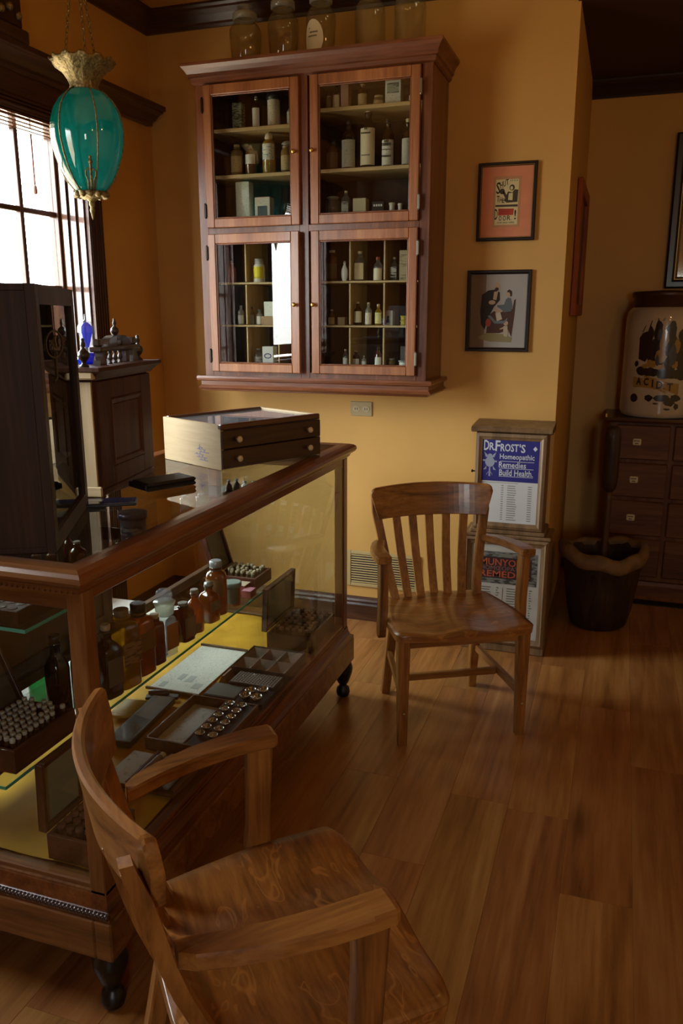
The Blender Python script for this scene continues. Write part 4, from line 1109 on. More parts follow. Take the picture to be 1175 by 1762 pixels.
def armchair(label, loc, rz):
    t = thing('oak_armchair', label, 'chair', (loc[0], loc[1], 0), rz, 'slat-back oak armchairs')
    zt = .462
    def hw_(y):
        v = (y + .215) / .475; w = .215 + (.272 - .215) * min(1, v * 1.7) ** .8
        if y > .225: u = min(1, (y - .225) / .035); w -= .038 * (1 - sqrt(max(0, 1 - u * u)))
        if y < -.155: u = min(1, (-.155 - y) / .06); w -= .085 * (1 - sqrt(max(0, 1 - u * u)))
        return w
    ys = [-.215, -.212, -.204, -.19, -.175, -.155, -.11, -.06, -.01, .04, .09, .14, .18, .21, .225, .24, .25, .257, .26]
    nu = 20; top = []; bot = []
    for y in ys:
        w = hw_(y)
        for i in range(nu + 1):
            u = -1 + 2 * i / nu; x = u * w
            dip = .017 * math.exp(-((abs(x) - .115) / .075) ** 2) * (.55 + .45 * min(1, max(0, (y + .2) / .3)))
            edge = .007 * max(0, abs(u) - .93) / .07 + .006 * max(0, (y - .24) / .02)
            yf = y - .018 * (u * u) * max(0, (y - .1) / .16)
            top.append((x, yf, zt - dip - edge)); bot.append((x * .985, yf, zt - .036))
    m = MB(); o = len(top); n1 = nu + 1; fs = []; fs2 = []
    for a in range(len(ys) - 1):
        for i in range(nu):
            q = (a * n1 + i, a * n1 + i + 1, (a + 1) * n1 + i + 1, (a + 1) * n1 + i)
            fs.append(q); fs2.append(tuple(o + k for k in q)[::-1])
    per = [i for i in range(n1)] + [a * n1 + nu for a in range(1, len(ys))] + [(len(ys) - 1) * n1 + i for i in range(nu - 1, -1, -1)] + [a * n1 for a in range(len(ys) - 2, 0, -1)]
    for k in range(len(per)):
        a, b = per[k], per[(k + 1) % len(per)]; fs2.append((a, b, b + o, a + o))
    m.add(top + bot, fs, True); m.f += fs2; m.s += [False] * len(fs2)
    m.build('seat', SEAT('x'), t)

    def taper(p0, p1, a0, a1, b0=None, b1=None):
        b0 = b0 or a0; b1 = b1 or a1; rings = []
        for p, a, b in ((p0, a0, b0), (p1, a1, b1)):
            c = a * .12
            rings.append([(p[0] + sx * (a / 2 - (c if e else 0)), p[1] + sy * (b / 2 - (0 if e else c)), p[2]) for sx, sy, e in ((-1, -1, 0), (-1, -1, 1), (1, -1, 1), (1, -1, 0), (1, 1, 0), (1, 1, 1), (-1, 1, 1), (-1, 1, 0))])
        return MB().loft(rings, True, False)
    for s in (-1, 1):
        fl = taper((s * .236, .205, .426), (s * .236, .214, 0), .048, .033).build('front_leg', OAK('z'), t)
        MB().lathe([(.006, 0), (.006, .002), (.003, .004)], 10, Matrix.Translation((s * .236, .2323, .135)) @ Matrix.Rotation(radians(-90), 4, 'X')).build('screw_cap', STEEL, fl)
        taper((s * .180, -.150, .426), (s * .196, -.232, 0), .042, .036).build('rear_leg', OAK('z'), t)
        MB().box(s * .212 - .010, s * .212 + .010, -.15, .185, .388, .426, .002).build('side_rail', OAK('y'), t)
        m = MB().loft([[(s * x + a * .009, y, z + b * .015) for a, b in ((-1, -1), (1, -1), (1, 1), (-1, 1))] for x, y, z in ((.231, .192, .180), (.192, -.190, .205))], True, False)
        m.build('side_stretcher', OAK('y'), t)
    MB().box(-.214, .214, .192, .218, .392, .426, .002).build('apron', OAK('x'), t)
    MB().box(-.165, .165, -.165, -.145, .392, .426, .002).build('rear_rail', OAK('x'), t)
    MB().box(-.206, .206, .012, .032, .170, .198, .003).build('cross_stretcher', OAK('x'), t)
    # crest rail
    rings = []; N = 26
    XS = [-.262, -.260, -.256, -.250, -.244, -.238, -.232]; XS = XS + [-.232 + .464 * q / 22 for q in range(1, 22)] + [-q for q in XS[::-1]]
    for x in XS:
        e = (abs(x) - .240) / .022
        zt_ = .905 + .006 * (1 - (x / .262) ** 2) - (.020 * (1 - sqrt(max(0, 1 - min(1, max(0, e)) ** 2))) if e > 0 else 0)
        zb_ = .775 + max(0, (abs(x) - .232) / .030) * .098
        y = crest_y(x); ring = []
        for z, d in ((zb_ + .003, -.011), (zt_ - .006, -.011), (zt_, -.006), (zt_, .005), (zt_ - .006, .010), (zb_ + .003, .010), (zb_, .006), (zb_, -.007)):
            ring.append((x, y + d - (z - .775) * .16, z))
        rings.append(ring)
    MB().loft(rings, True, False).build('crest_rail', OAK('x'), t)
    for k in range(7):
        u = (k - 3) / 3; xb, xt = u * .176, u * (.232 if abs(k - 3) == 3 else .222)
        yb = -.190 + .030 * u * u; outer = abs(u) == 1
        w, th = (.034, .026) if outer else (.034, .013)
        ztop = .868 if outer else .792
        pts = []
        for q in range(7):
            v = q / 6; z = .455 + (ztop - .455) * v; vv = (z - .455) / (.775 - .455)
            x = xb + (xt - xb) * min(1.15, vv); y = yb + (crest_y(xt) - yb) * vv - (.014 if outer else 0) * vv - .012 * sin(pi * min(1, vv)) - (.0 if not outer else .002)
            c = .004; kx = 1 if not (outer and q == 6) else .75
            pts.append([(x + sx * w / 2 * kx, y + sy * th / 2 * kx, z) for sx, sy in ((-1, -1), (1, -1), (1, 1), (-1, 1))])
        MB().loft(pts, True, False).build('back_post' if outer else 'slat', OAK('z'), t)
    for s in (-1, 1):
        rings = []
        P = [(.226, -.222, .680, .030), (.238, -.20, .684, .046), (.256, -.15, .690, .052), (.274, -.08, .696, .056), (.285, 0, .701, .060), (.288, .06, .704, .062), (.287, .098, .704, .060), (.286, .106, .703, .050)]
        for x, y, z, w in P:
            th = .030 if y < .1 else .024
            rings.append([(s * (x + a * w), y, z + b * th) for a, b in ((-.5, -.35), (-.42, -.5), (.42, -.5), (.5, -.35), (.5, .35), (.42, .5), (-.42, .5), (-.5, .35))])
        MB().loft(rings, True, False).build('arm', OAK('y'), t)
        rings = []
        for x, y, z, a, b in ((.283, .068, .690, .034, .058), (.283, .066, .60, .034, .052), (.281, .062, .50, .034, .050), (.283, .060, .462, .032, .054), (.285, .058, .42, .030, .056), (.285, .058, .395, .030, .044), (.285, .058, .382, .030, .024)):
            rings.append([(s * x + p * a / 2, y + q * b / 2, z) for p, q in ((-1, -.8), (-.8, -1), (.8, -1), (1, -.8), (1, .8), (.8, 1), (-.8, 1), (-1, .8))])
        MB().loft(rings, True, False).build('arm_post', OAK('z'), t)
    return t


armchair('slat-back oak armchair facing us, standing by the back wall before the poster cabinets', (-.5845, 3.031), radians(209.1))
armchair('nearest slat-back oak armchair, seen from behind at the corner of the glass case', (-.545, 1.192), radians(-47.6))


# ------------------------------------------------------------------ the glazed display case
dc = thing('display_case', 'long oak and glass display case on black feet, full of old remedies', 'showcase', (-1.30, 2.18, 0))
_o = (-1.30, 2.18, 0)


def db(m, name, mat, parent=dc):
    m.v = [(x - _o[0], y - _o[1], z - _o[2]) for x, y, z in m.v]
    return m.build(name, mat, parent)


X0, X1, Y0, Y1 = -1.625, -1.015, 1.32, 3.05      # outer faces of the corner posts
pl = MB()
pl.box(X1 - .02, X1 + .025, Y0 - .027, Y1 + .02, .165, .268, .004).box(X0 - .02, X0 + .02, Y0 - .027, Y1 + .02, .165, .268, .004)
pl.box(X0 + .02, X1 - .02, Y0 - .027, Y0 + .02, .165, .268, .004).box(X0 + .02, X1 - .02, Y1 - .02, Y1 + .02, .165, .268, .004)
db(pl, 'plinth', CASE('x'))
db(B(X0, X1, Y0, Y1, .255, .325, .001), 'floor_board', CASE('y'))
# moulding between plinth and posts
pr = [(-.02, .268), (.022, .268), (.022, .276), (.010, .284), (.004, .300), (.002, .318), (-.02, .318)]
rings = [[(x + sx * a, y + sy * a, z) for a, z in pr] for x, y, sx, sy in ((X0, Y0, -1, -1), (X1, Y0, 1, -1), (X1, Y1, 1, 1), (X0, Y1, -1, 1))]
db(MB().loft(rings + [rings[0]], False, False, True), 'base_moulding', CASER('y'))
m = MB(); n = 62
for k in range(n):        # carved rope bead along the near side
    x = X0 - .01 + (X1 + .016 - X0 + .01) * (k + .5) / n
    T = Matrix.Translation((x, Y0 - .019, .279)) @ Matrix.Rotation(radians(35), 4, 'Y')
    m.sphere((0, 0, 0), .0085, 5, T)
db(m, 'rope_bead', plain('rope_bead', '#33201a', .3, coat=.3))
for x, y in ((X0, Y0), (X1 - .042, Y0), (X0, Y1 - .042), (X1 - .042, Y1 - .042)):
    db(B(x, x + .042, y, y + .042, .300, 1.045, .003), 'corner_post', CASE('z') if y == Y0 else CASER('z'))
# rails: bottom and top of each glazed side, then the nosed top frame
for x in (X1 - .034, X0 + .004):
    db(B(x, x + .030, Y0 + .042, Y1 - .042, .318, .338, .003), 'bottom_rail', CASER('y'))
    db(B(x, x + .030, Y0 + .042, Y1 - .042, 1.018, 1.046, .003), 'upper_rail', CASER('y'))
for y in (Y0 + .006, Y1 - .036):
    db(B(X0 + .042, X1 - .042, y, y + .030, .318, .338, .003), 'bottom_rail', CASE('x'))
    db(B(X0 + .042, X1 - .042, y, y + .030, 1.000, 1.046, .003), 'upper_rail', CASE('x'))
tp = [(-.036, 1.046), (.004, 1.046), (.010, 1.052), (.012, 1.060), (.020, 1.064), (.028, 1.070), (.032, 1.078), (.030, 1.088), (.022, 1.095), (.008, 1.0995), (-.014, 1.0995), (-.036, 1.0975)]
C4 = ((X0, Y0 - .012, -1, -1), (X1, Y0 - .012, 1, -1), (X1, Y1 - .008, 1, 1), (X0, Y1 - .008, -1, 1))
RR = [[(x + sx * a, y + sy * a, z) for a, z in tp] for x, y, sx, sy in C4]
for k in range(4):
    db(MB().loft([RR[k], RR[(k + 1) % 4]], True, False), 'top_rail', CASER('y') if k % 2 else CASE('x'))
m = MB()
for k in range(44): m.box(X0 + .004 + k * .0138, X0 + .011 + k * .0138, Y0 - .0235, Y0 - .012, 1.046, 1.058, .001)
db(m, 'dentil_trim', CASE('x'))
db(B(X0 + .030, X1 - .030, Y0 + .020, Y1 - .040, 1.0915, 1.0985, 0), 'glass_top', CASEG)
db(B(X1 - .009, X1 - .005, Y0 + .040, Y1 - .040, .336, 1.022, 0), 'side_glass', CASEG)
db(B(X0 + .040, X1 - .040, Y0 + .019, Y0 + .024, .336, 1.004, 0), 'side_glass', CASEG)
db(B(X0 + .040, X1 - .040, Y1 - .024, Y1 - .019, .336, 1.004, 0), 'side_glass', CASEG)
db(B(X0 + .010, X0 + .014, Y0 + .042, Y1 - .042, .338, .525, 0), 'side_glass', CASEG)
bk = wood('case_back', '#3a2818', '#4a3420', '#5a422a', 'z', .7, .5, .1)
db(B(X0 + .004, X0 + .030, Y0 + .042, Y1 - .042, .525, .560, .002), 'back_rail', bk)
for a, b, d in ((Y0 + .042, 2.20, 0), (Y0 + .075, 2.24, .010)):
    o = MB().box(X0 + .004 + d, X0 + .013 + d, a, b, .560, 1.018, .002)
    o = db(o, 'sliding_door', bk)
    fm = MB()
    for p, q, r_, s_ in ((a, a + .05, .56, 1.018), (b - .05, b, .56, 1.018), (a + .05, b - .05, .97, 1.018), (a + .05, b - .05, .56, .61)): fm.box(X0 + .013 + d, X0 + .017 + d, p, q, r_, s_, .001)
    fm.v = [(x - _o[0], y - _o[1], z) for x, y, z in fm.v]; fm.build('door_frame', bk, o)
SA, SB = .512, .930
for nm, x1, z, y0 in (('lower_shelf', -1.305, SA, 1.362), ('upper_shelf', -1.190, SB, 1.346)):
    o = db(B(-1.592, x1 - .002, y0, 3.005, z - .008, z, 0), nm, CASEG)
    e = MB().box(x1 - .002, x1, y0, 3.005, z - .008, z, 0).box(-1.592, x1, y0 - .0015, y0, z - .008, z, 0)
    e.v = [(x - _o[0], y - _o[1], zz) for x, y, zz in e.v]; e.build('polished_edge', EDGE, o)
for z, x1 in ((SA, -1.36), (SB, -1.27)):
    for y in (1.50, 2.19, 2.90):
        db(MB().prism([(-1.595, z - .009), (x1, z - .009), (x1, z - .016), (-1.595, z - .055)], y - .004, y + .004, 'y'), 'shelf_bracket', IRON)
for x, y in ((-1.030, 1.338), (-1.030, 3.040), (-1.600, 1.338), (-1.600, 3.040)):
    m = MB().lathe([(.012, 0), (.026, .008), (.030, .025), (.026, .042), (.018, .050), (.016, .058), (.024, .068), (.030, .085), (.040, .115), (.042, .135), (.036, .155), (.036, .1655)], 18, Matrix.Translation((x, y, 0)))
    db(m, 'foot', plain('black_foot', '#120e0c', .35))
# the yellow cloth: a rippled sheet on the case floor
vs = []; nx, ny = 24, 60
for j in range(ny + 1):
    for i in range(nx + 1):
        x = X0 + .045 + (X1 - .09 - X0) * i / nx; y = Y0 + .05 + (Y1 - Y0 - .10) * j / ny
        z = .3275 + .0018 * (1 + sin(x * 31 + y * 9)) + .0015 * (1 + sin(y * 23 - x * 12))
        if y > 2.62: z += .006 * max(0, sin((y - 2.62) * 20 + x * 8)) * min(1, (y - 2.62) * 6)
        vs.append((x, y, min(z, .3375)))
fs = [(j * (nx + 1) + i, j * (nx + 1) + i + 1, (j + 1) * (nx + 1) + i + 1, (j + 1) * (nx + 1) + i) for j in range(ny) for i in range(nx)]
o = MB().add(vs, fs, True).build('satin_cloth', CLOTH); tag(o, 'yellow satin cloth spread over the floor of the display case', 'cloth')
FZ = .3388        # things on the cloth

# ------------------------------------------------------------------ bottles on the lower glass shelf
GS = 'bottles in a row on the lower glass shelf of the case'
ML = plain('mauve_label', '#7a6458', .7)
def shb(lab, x, y, w, h, *a, **k): return bottle(lab, x, y, SA + .0004, w / 2, h, *a, group=GS, **k)


PINKL = paper('pink_label', '#9a8070', '#5c4a40', .42, 160)
QC = plain('grey_cork', '#8c8474', .7, noise=.2, nscale=90)
shb('tall near-black brown bottle left of the near corner post of the case', -1.400, 1.690, .066, .245, 'dark', 'round', 'lid')
shb('dark amber square bottle half hidden by the near corner post of the case', -1.372, 1.765, .062, .225, 'brown', 'round', 'cork', square=True)
shb('dark brown square bottle first right of the near corner post, with white cap', -1.352, 1.852, .072, .222, 'dark', 'round', 'cork', (.18, .55), square=True, labmat=plain('dim_grey_label', '#5c564e', .7), rz=radians(78))
shb('large square bottle of yellow oil with pinkish label and cork', -1.350, 1.930, .088, .250, 'yellow', 'wide', 'cork', (.30, .58), square=True, labmat=PINKL, rz=radians(78), capcol=QC)
shb('square orange-brown bottle with black cap behind the yellow oil bottle', -1.352, 2.022, .082, .228, 'orange', 'wide', 'lid', (.36, .62), square=True, labmat=plain('amber_label', '#7a5a34', .7), rz=radians(78))
shb('dark red oil bottle with a pale cap beside the crystal-stoppered bottle', -1.345, 2.098, .056, .172, 'red', 'wide', 'cork', square=True, rz=radians(78))
_t = shb('clear square bottle with a big cut-glass ball stopper and orange label', -1.350, 2.170, .066, .158, clear('crystal_glass', '#eef2f4', 1.9, .18, '#c6c8d2'), 'wide', None, (.16, .70), square=True, labmat=plain('orange_label', '#a8702c', .7), rz=radians(78))
MB().lathe([(.018, .132), (.030, .142), (.031, .168), (.034, .172), (.036, .182), (.030, .186), (.014, .188)], 20).build('frosted_collar', FROST, _t)
m = MB()
for i in range(5):
    pass
MB().lathe([(.012, .186), (.022, .190), (.027, .198), (.029, .207), (.026, .216), (.018, .223), (.004, .226)], 8, smooth=False).build('stopper', clear('cut_crystal', '#f4f6fa', 2.0, .18, '#dcdfe8'), _t)
shb('slim dark bottle right of the crystal-stoppered bottle', -1.362, 2.226, .038, .136, 'dark', 'round', 'cork', square=True, rz=radians(78))
shb('small amber square bottle with a broad tan label, fourth short one from the right', -1.355, 2.296, .066, .140, 'brown', 'wide', 'cork', (.10, .62), square=True, labmat=plain('tan_label', '#6e5c44', .7), rz=radians(78), capcol=QC)
shb('orange round-shouldered bottle with a ridged cap, middle of the short bottles', -1.355, 2.376, .060, .156, 'orange', 'round', 'lid', (.05, .25), labmat=plain('tan_label', '#6e5c44', .7), capcol=QC)
shb('amber square bottle with a wrinkled foil cap, before the tall brown bottle', -1.355, 2.480, .068, .150, 'amber', 'round', 'paper', (.30, .55), square=True, labmat=plain('tan_label', '#6e5c44', .7), rz=radians(78), capcol=plain('foil', '#8c8c84', .35, .6))
shb('tall round brown bottle with bright grey cap, far end of the row', -1.368, 2.565, .078, .205, 'amber', 'wide', 'lid', (.35, .68), labmat=plain('amber_label', '#7a5a34', .7), capcol=plain('zinc_cap', '#a8aaa8', .35, .5))
shb('small orange jar with a flat grey-green lid, last of the row', -1.352, 2.665, .060, .092, 'orange', 'tin', 'lid', (.1, .8), labmat=plain('moss_label', '#54523a', .7), capcol=plain('sage_lid', '#74857c', .4), name='jar')
carton('flat white card lying behind the grey-lidded jar', -1.445, 2.735, SA + .0004, .09, .07, .036, WHITE, group=None, name='card_box')
carton('small red and cream box in front of the far vial box', -1.402, 2.795, SA + .0004, .105, .055, .040, plain('dull_red_box', '#7a3028', .6), band=plain('cream_top', '#b0a184', .7), name='pill_box')
carton('tiny pinkish-red box nearest the standing lid at the shelf edge', -1.332, 2.765, SA + .0004, .040, .05, .030, plain('rose_box', '#8a4038', .6), band=plain('pink_top', '#a8707a', .6), name='pill_box')


# ------------------------------------------------------------------ open boxes of vials
VB = wood('vial_box_wood', '#34190c', '#4e2a16', '#643a20', 'y', 1, .35, .3)


def open_box(label, x0, x1, y0, y1, z, h, lid_ang, lid_h, lining, inner=.03, wt=.010, lid_pane=False, wm=None):
    wm = wm or VB
    t = thing('vial_case', label, 'case', (x0, y0, z))
    w, d = x1 - x0, y1 - y0
    m = MB().box(0, wt, 0, d, 0, h, .001).box(w - wt, w, 0, d, 0, h, .001).box(wt, w - wt, 0, wt, 0, h, .001).box(wt, w - wt, d - wt, d, 0, h, .001).box(wt, w - wt, wt, d - wt, 0, .006, 0)
    m.build('tray', wm, t)
    B(wt, w - wt, wt, d - wt, .006, inner, 0).build('vial_rack', plain('rack_brown', '#1c120c', .7), t)
    L = MB().box(-.022, -.017, 0, d, 0, lid_h, .001).box(-.017, 0, 0, wt, 0, lid_h, .001).box(-.017, 0, d - wt, d, 0, lid_h, .001).box(-.017, 0, wt, d - wt, 0, wt, .001).box(-.017, 0, wt, d - wt, lid_h - wt, lid_h, .001)
    l = L.build('lid', wm, t); l.location = (0, 0, h + .001); l.rotation_euler = (0, lid_ang, 0)
    B(-.0165, -.0135, wt + .001, d - wt - .001, wt + .001, lid_h - wt - .001, 0).build('lining', lining, l)
    if lid_pane: B(-.006, -.004, wt, d - wt, wt, lid_h - wt, 0).build('pane', CABG, l)
    return t


VBODY = {k: MB().lathe([(.0070, 0), (.0078, .002), (.0078, .034), (.0062, .037), (.0062, .042)], 10).v for k in (1,)}
_vp = {}


def vials(label, group, spots, z, gm, cm, capname='cork', s=1.0):
    """one vial per spot: body and cork share their meshes"""
    proto = None
    for k, (x, y) in enumerate(spots):
        if proto is None:
            proto = thing('glass_vial', label, 'vial', (x, y, z), 0, group)
            MB().lathe([(.0070 * s, 0), (.0078 * s, .002), (.0078 * s, .034), (.0062 * s, .037), (.0062 * s, .042)], 10).build('body', gm, proto)
            MB().lathe([(.0058 * s, .040), (.0072 * s, .0425), (.0072 * s, .050), (.0058 * s, .0515)], 10).build(capname, cm, proto)
            t = proto
        else:
            t = dup(proto); t.location = (x, y, z)
        if label.startswith('small'): t.rotation_euler = (random.uniform(-.09, .09), random.uniform(-.09, .09), 0)


VG = clear('vial_glass', '#7a5a3a', 1.7, .5, '#4c3826')
SILK = plain('grey_silk_lining', '#8c8a7a', .5, noise=.12, nscale=30)
open_box('dark vial box with rows of white-capped vials at the near end of the lower shelf', -1.480, -1.318, 1.412, 1.648, SA + .0004, .062, radians(-24), .17, plain('tan_lining', '#5c4e3a', .7))
sp = []
for i in range(7):
    for j in range(10):
        if (i, j) in ((6, 8), (5, 9), (4, 7), (2, 9)): continue
        sp.append((-1.461 + i * .0205, 1.433 + j * .0212 + .004 * (i % 2)))
vials('white-capped glass vial standing in the near vial box on the lower shelf', 'white-capped vials in the near vial box', sp, SA + .0312, VG, plain('white_cap', '#b9b6ac', .5), 'cap')
open_box('brown vial box with pale lined open lid, far end of the lower shelf', -1.510, -1.335, 2.835, 2.995, SA + .0004, .050, radians(-17), .165, plain('linen_lining', '#7c745c', .7), inner=.014, wm=wood('brown_box', '#3a1c10', '#52281a', '#6a3824', 'y', 1, .4, .2))
sp = []
for i in range(6):
    for j in range(5):
        if random.random() < .82: sp.append((-1.482 + i * .024 + random.uniform(-.003, .003), 2.865 + j * .026 + random.uniform(-.003, .003)))
vials('small pale-corked vial leaning in the brown vial box at the far end', 'pale-corked vials in the far shelf box', sp, SA + .0155, clear('straw_vial', '#b4a070', 1.7, .5, '#8c7c58'), plain('ivory_cork', '#b4a684', .6))
open_box('dark box with upright slate-lined lid on the case floor, by the near corner post', -1.205, -1.062, 1.366, 1.520, FZ, .066, radians(2), .178, plain('slate_lining', '#a8aa9c', .35), lid_pane=True)
sp = [(-1.182 + i * .026, 1.392 + j * .026) for i in range(5) for j in range(5)]
vials('brown-corked vial in the dark box by the near corner post', 'brown-corked vials in the near floor box', sp, FZ + .0312, clear('brown_vial', '#4a301c', 1.7, .6, '#3a2414'), plain('brown_cork', '#5c3a24', .7), s=1.35)
open_box('dark box with upright grey-lined lid at the far end of the case floor', -1.225, -1.045, 2.690, 2.975, FZ, .062, radians(3), .175, plain('sage_lining', '#b0b5a6', .35), lid_pane=True, wm=wood('ebony_box', '#1c110c', '#2c1a14', '#3d2620', 'y', 1, .35, .3))
sp = [(-1.200 + i * .026, 2.718 + j * .0275) for i in range(6) for j in range(9) if (i * 7 + j * 5) % 6]
vials('dim-corked vial in the dark box at the far end of the case floor', 'dim-corked vials in the far floor box', sp, FZ + .0312, clear('brown_vial', '#4a301c', 1.7, .6, '#3a2414'), plain('dim_cork', '#75563c', .6), s=1.2)

# ------------------------------------------------------------------ things lying on the case floor
TW = wood('tray_wood', '#3c2816', '#5c4026', '#74563a', 'y', 1, .45, .1)
t = thing('pellet_tray', 'shallow wooden tray with a dark block of twelve steel cups and an empty half', 'tray', (-1.144, 2.028, FZ))
m = MB().box(-.118, .118, -.150, -.143, 0, .038, .001).box(-.118, .118, .143, .150, 0, .038, .001).box(-.118, -.111, -.143, .143, 0, .038, .001).box(.111, .118, -.143, .143, 0, .038, .001).box(.004, .010, -.143, .143, 0, .036, .001).box(-.111, .111, -.143, .143, 0, .005, 0)
m.build('frame', TW, t)
B(-.110, .003, -.142, .142, .005, .0065, 0).build('paper_lining', paper('grey_lining', '#cbc7be', '#a8a398', .36, 200), t)
B(.011, .110, -.142, .142, .005, .034, .001).build('cup_block', plain('dark_block', '#241a16', .5), t)
for i in range(6):
    for j in range(2):
        u = thing('steel_cup', 'shiny steel cup, %s row, %s from the near end of the shallow tray' % (('left', 'right')[j], ('first', 'second', 'third', 'fourth', 'fifth', 'last')[i]), 'cup', (-1.112 + j * .043, 1.946 + i * .0402, FZ + .0345), 0, 'steel cups in the shallow tray')
        MB().lathe([(.004, .0), (.0125, .0035), (.0150, .010), (.0150, .012), (.0135, .012), (.0120, .008), (.003, .003)], 16).build('bowl', STEEL, u)

t = thing('printed_sheet', 'large printed sheet lying flat on the case floor below the glass shelf', 'paper', (-1.378, 2.428, FZ))
B(-.095, .095, -.195, .195, 0, .0015, 0).build('sheet', SHEET, t)
m = MB().box(-.100, .100, .195, .203, 0, .010, .001).box(-.100, .100, -.203, -.195, 0, .010, .001); m.build('holder', TW, t)
m = MB()
for k, (a, b, c, d) in enumerate(((-.035, -.015, -.10, -.055), (.0, .025, -.11, -.06), (.045, .075, -.15, -.11), (-.07, -.05, -.17, -.13))):
    m.box(a, b, c, d, .0012, .0022, 0)
m.build('printed_picture', plain('print_grey', '#aaaba2', .7), t)

t = thing('compartment_tray', 'dark card tray folded into six diamond compartments, far end of the case floor', 'tray', (-1.138, 2.512, FZ))
CB = plain('brown_card', '#76624f', .7); w, d = .105, .098
m = MB().box(-w, w, -d, -d + .004, 0, .040, .001).box(-w, w, d - .004, d, 0, .040, .001).box(-w, -w + .004, -d + .004, d - .004, 0, .040, .001).box(w - .004, w, -d + .004, d - .004, 0, .040, .001).box(-w + .004, w - .004, -d + .004, d - .004, 0, .004, 0)
m.build('frame', plain('dark_card', '#3a2e28', .7), t)
m = MB()
for i in range(3):
    for j in range(2):
        cx = -w + .004 + (2 * w - .008) * (i + .5) / 3; cy = -d + .004 + (2 * d - .008) * (j + .5) / 2; hx = (2 * w - .008) / 6 - .0005; hy = (2 * d - .008) / 4 - .0005
        m.add([(cx - hx, cy - hy, .036), (cx + hx, cy - hy, .036), (cx + hx, cy + hy, .036), (cx - hx, cy + hy, .036), (cx, cy, .007)], [(0, 1, 4), (1, 2, 4), (2, 3, 4), (3, 0, 4)])
m.build('folded_cells', CB, t)
for i in range(3):
    for j in range(2):
        cx = -w + .004 + (2 * w - .008) * (i + .5) / 3; cy = -d + .004 + (2 * d - .008) * (j + .5) / 2
        if (i + j) % 3 == 2: continue
        u = thing('silver_pellet', 'tiny silver pellet in the %s %s diamond compartment of the folded tray' % (('near', 'far')[j], ('left', 'middle', 'right')[i]), 'pellet', (-1.138 + cx, 2.512 + cy, FZ + .0105), 0, 'silver pellets in the folded tray')
        MB().sphere((0, 0, 0), .0038, 6).build('bead', STEEL, u)

t = thing('perforated_tray', 'dark tray with a perforated silver plate between the folded tray and the slate card', 'tray', (-1.118, 2.362, FZ))
B(-.085, .085, -.046, .046, 0, .030, .002).build('body', plain('dark_card', '#3a2e28', .7), t)
B(-.080, .080, -.041, .041, .030, .0315, .0005).build('plate', plain('pewter_plate', '#a8a49a', .4, .5), t)
m = MB()
for i in range(15):
    for j in range(7):
        cx, cy = -.072 + i * .0103, -.034 + j * .0113 + .004 * (i % 2)
        m.lathe([(.0036, .0312), (.0036, .0322), (.0024, .0322)], 8, Matrix.Translation((cx, cy, 0)))
stuff(m.build('punched_holes', plain('hole_black', '#15110f', .3, .4), t))
for k, (x, y) in enumerate(((-.02, .01), (.015, -.015), (.04, .02), (-.05, -.02), (.06, .0))):
    m = MB().tube([(x, y, .034), (x + .012, y + .006, .044)], .0014, 5); m.build('pin', STEEL, t)

t = thing('slate_card', 'square dark slate card lying beside the cluster of steel cups', 'card', (-1.194, 2.272, FZ))
B(-.060, .060, -.050, .050, 0, .018, .002).build('base', plain('dark_card', '#3a2e28', .7), t)
B(-.054, .054, -.044, .044, .018, .0195, 0).build('slate', plain('slate_grey', '#6c706c', .3), t)
t = thing('cup_stand', 'small dark stand for four steel cups next to the slate card', 'stand', (-1.078, 2.262, FZ))
B(-.050, .050, -.052, .052, 0, .020, .002).build('base', plain('dark_block', '#241a16', .5), t)
for x, y, q in ((-.022, -.028, 'near left'), (.020, -.030, 'near right'), (-.020, .010, 'far left'), (.018, .026, 'far right')):
    u = thing('steel_cup', 'larger steel cup, %s in the cluster of four beside the slate card' % q, 'cup', (-1.078 + x, 2.262 + y, FZ + .0203), 0, 'steel cups in the cluster of four')
    MB().lathe([(.008, 0), (.016, .004), (.019, .014), (.019, .018), (.017, .018), (.015, .009), (.004, .005)], 18).build('bowl', STEEL, u)
t = thing('folded_wrapper', 'small folded brown paper wrapper leaning by the perforated tray', 'wrapper', (-1.242, 2.395, FZ))
MB().prism([(-.018, 0), (.018, 0), (.004, .030), (-.004, .028)], -.045, .045, 'y').build('paper', plain('kraft_paper', '#7a5a3a', .8), t)

t = thing('corked_case', 'open leather case of corked tubes at the near right of the case floor', 'case', (-1.160, 1.760, FZ))
B(-.115, .115, -.085, .085, 0, .012, .003).build('base', wood('case_red', '#3a2012', '#4e2c1a', '#603a24', 'y', 1, .5, .1), t)
B(-.113, -.040, -.080, .080, .012, .0135, 0).build('paper_slip', paper('grey_lining', '#cbc7be', '#a8a398', .36, 200), t)
MB().box(-.036, -.026, -.085, .085, .012, .026, .002).box(.105, .115, -.085, .085, .012, .026, .002).build('divider', wood('case_red', '#3a2012', '#4e2c1a', '#603a24', 'y', 1, .5, .1), t)
for k, (x, c_) in enumerate(((-.010, '#6a4426'), (.020, '#8c7860'), (.050, '#5c3a22'), (.082, '#7c8088'))):
    u = thing('corked_tube', ('brown wooden tube lying first in the open leather case', 'pale worn tube lying second in the open leather case', 'dark brown tube lying third in the open leather case', 'blue-grey tube lying last in the open leather case')[k], 'tube', (-1.160 + x, 1.760, FZ + .0125))
    MB().lathe([(.004, -.074), (.0115, -.070), (.0115, .050), (.009, .056)], 14, Matrix.Translation((0, 0, .0116)) @ Matrix.Rotation(radians(-90), 4, 'X')).build('barrel', plain('tube_%d' % k, c_, .55, noise=.15, nscale=40), u)
    MB().lathe([(.0085, .054), (.0085, .072), (.007, .074)], 12, Matrix.Translation((0, 0, .0116)) @ Matrix.Rotation(radians(-90), 4, 'X')).build('cork', CORK, u)

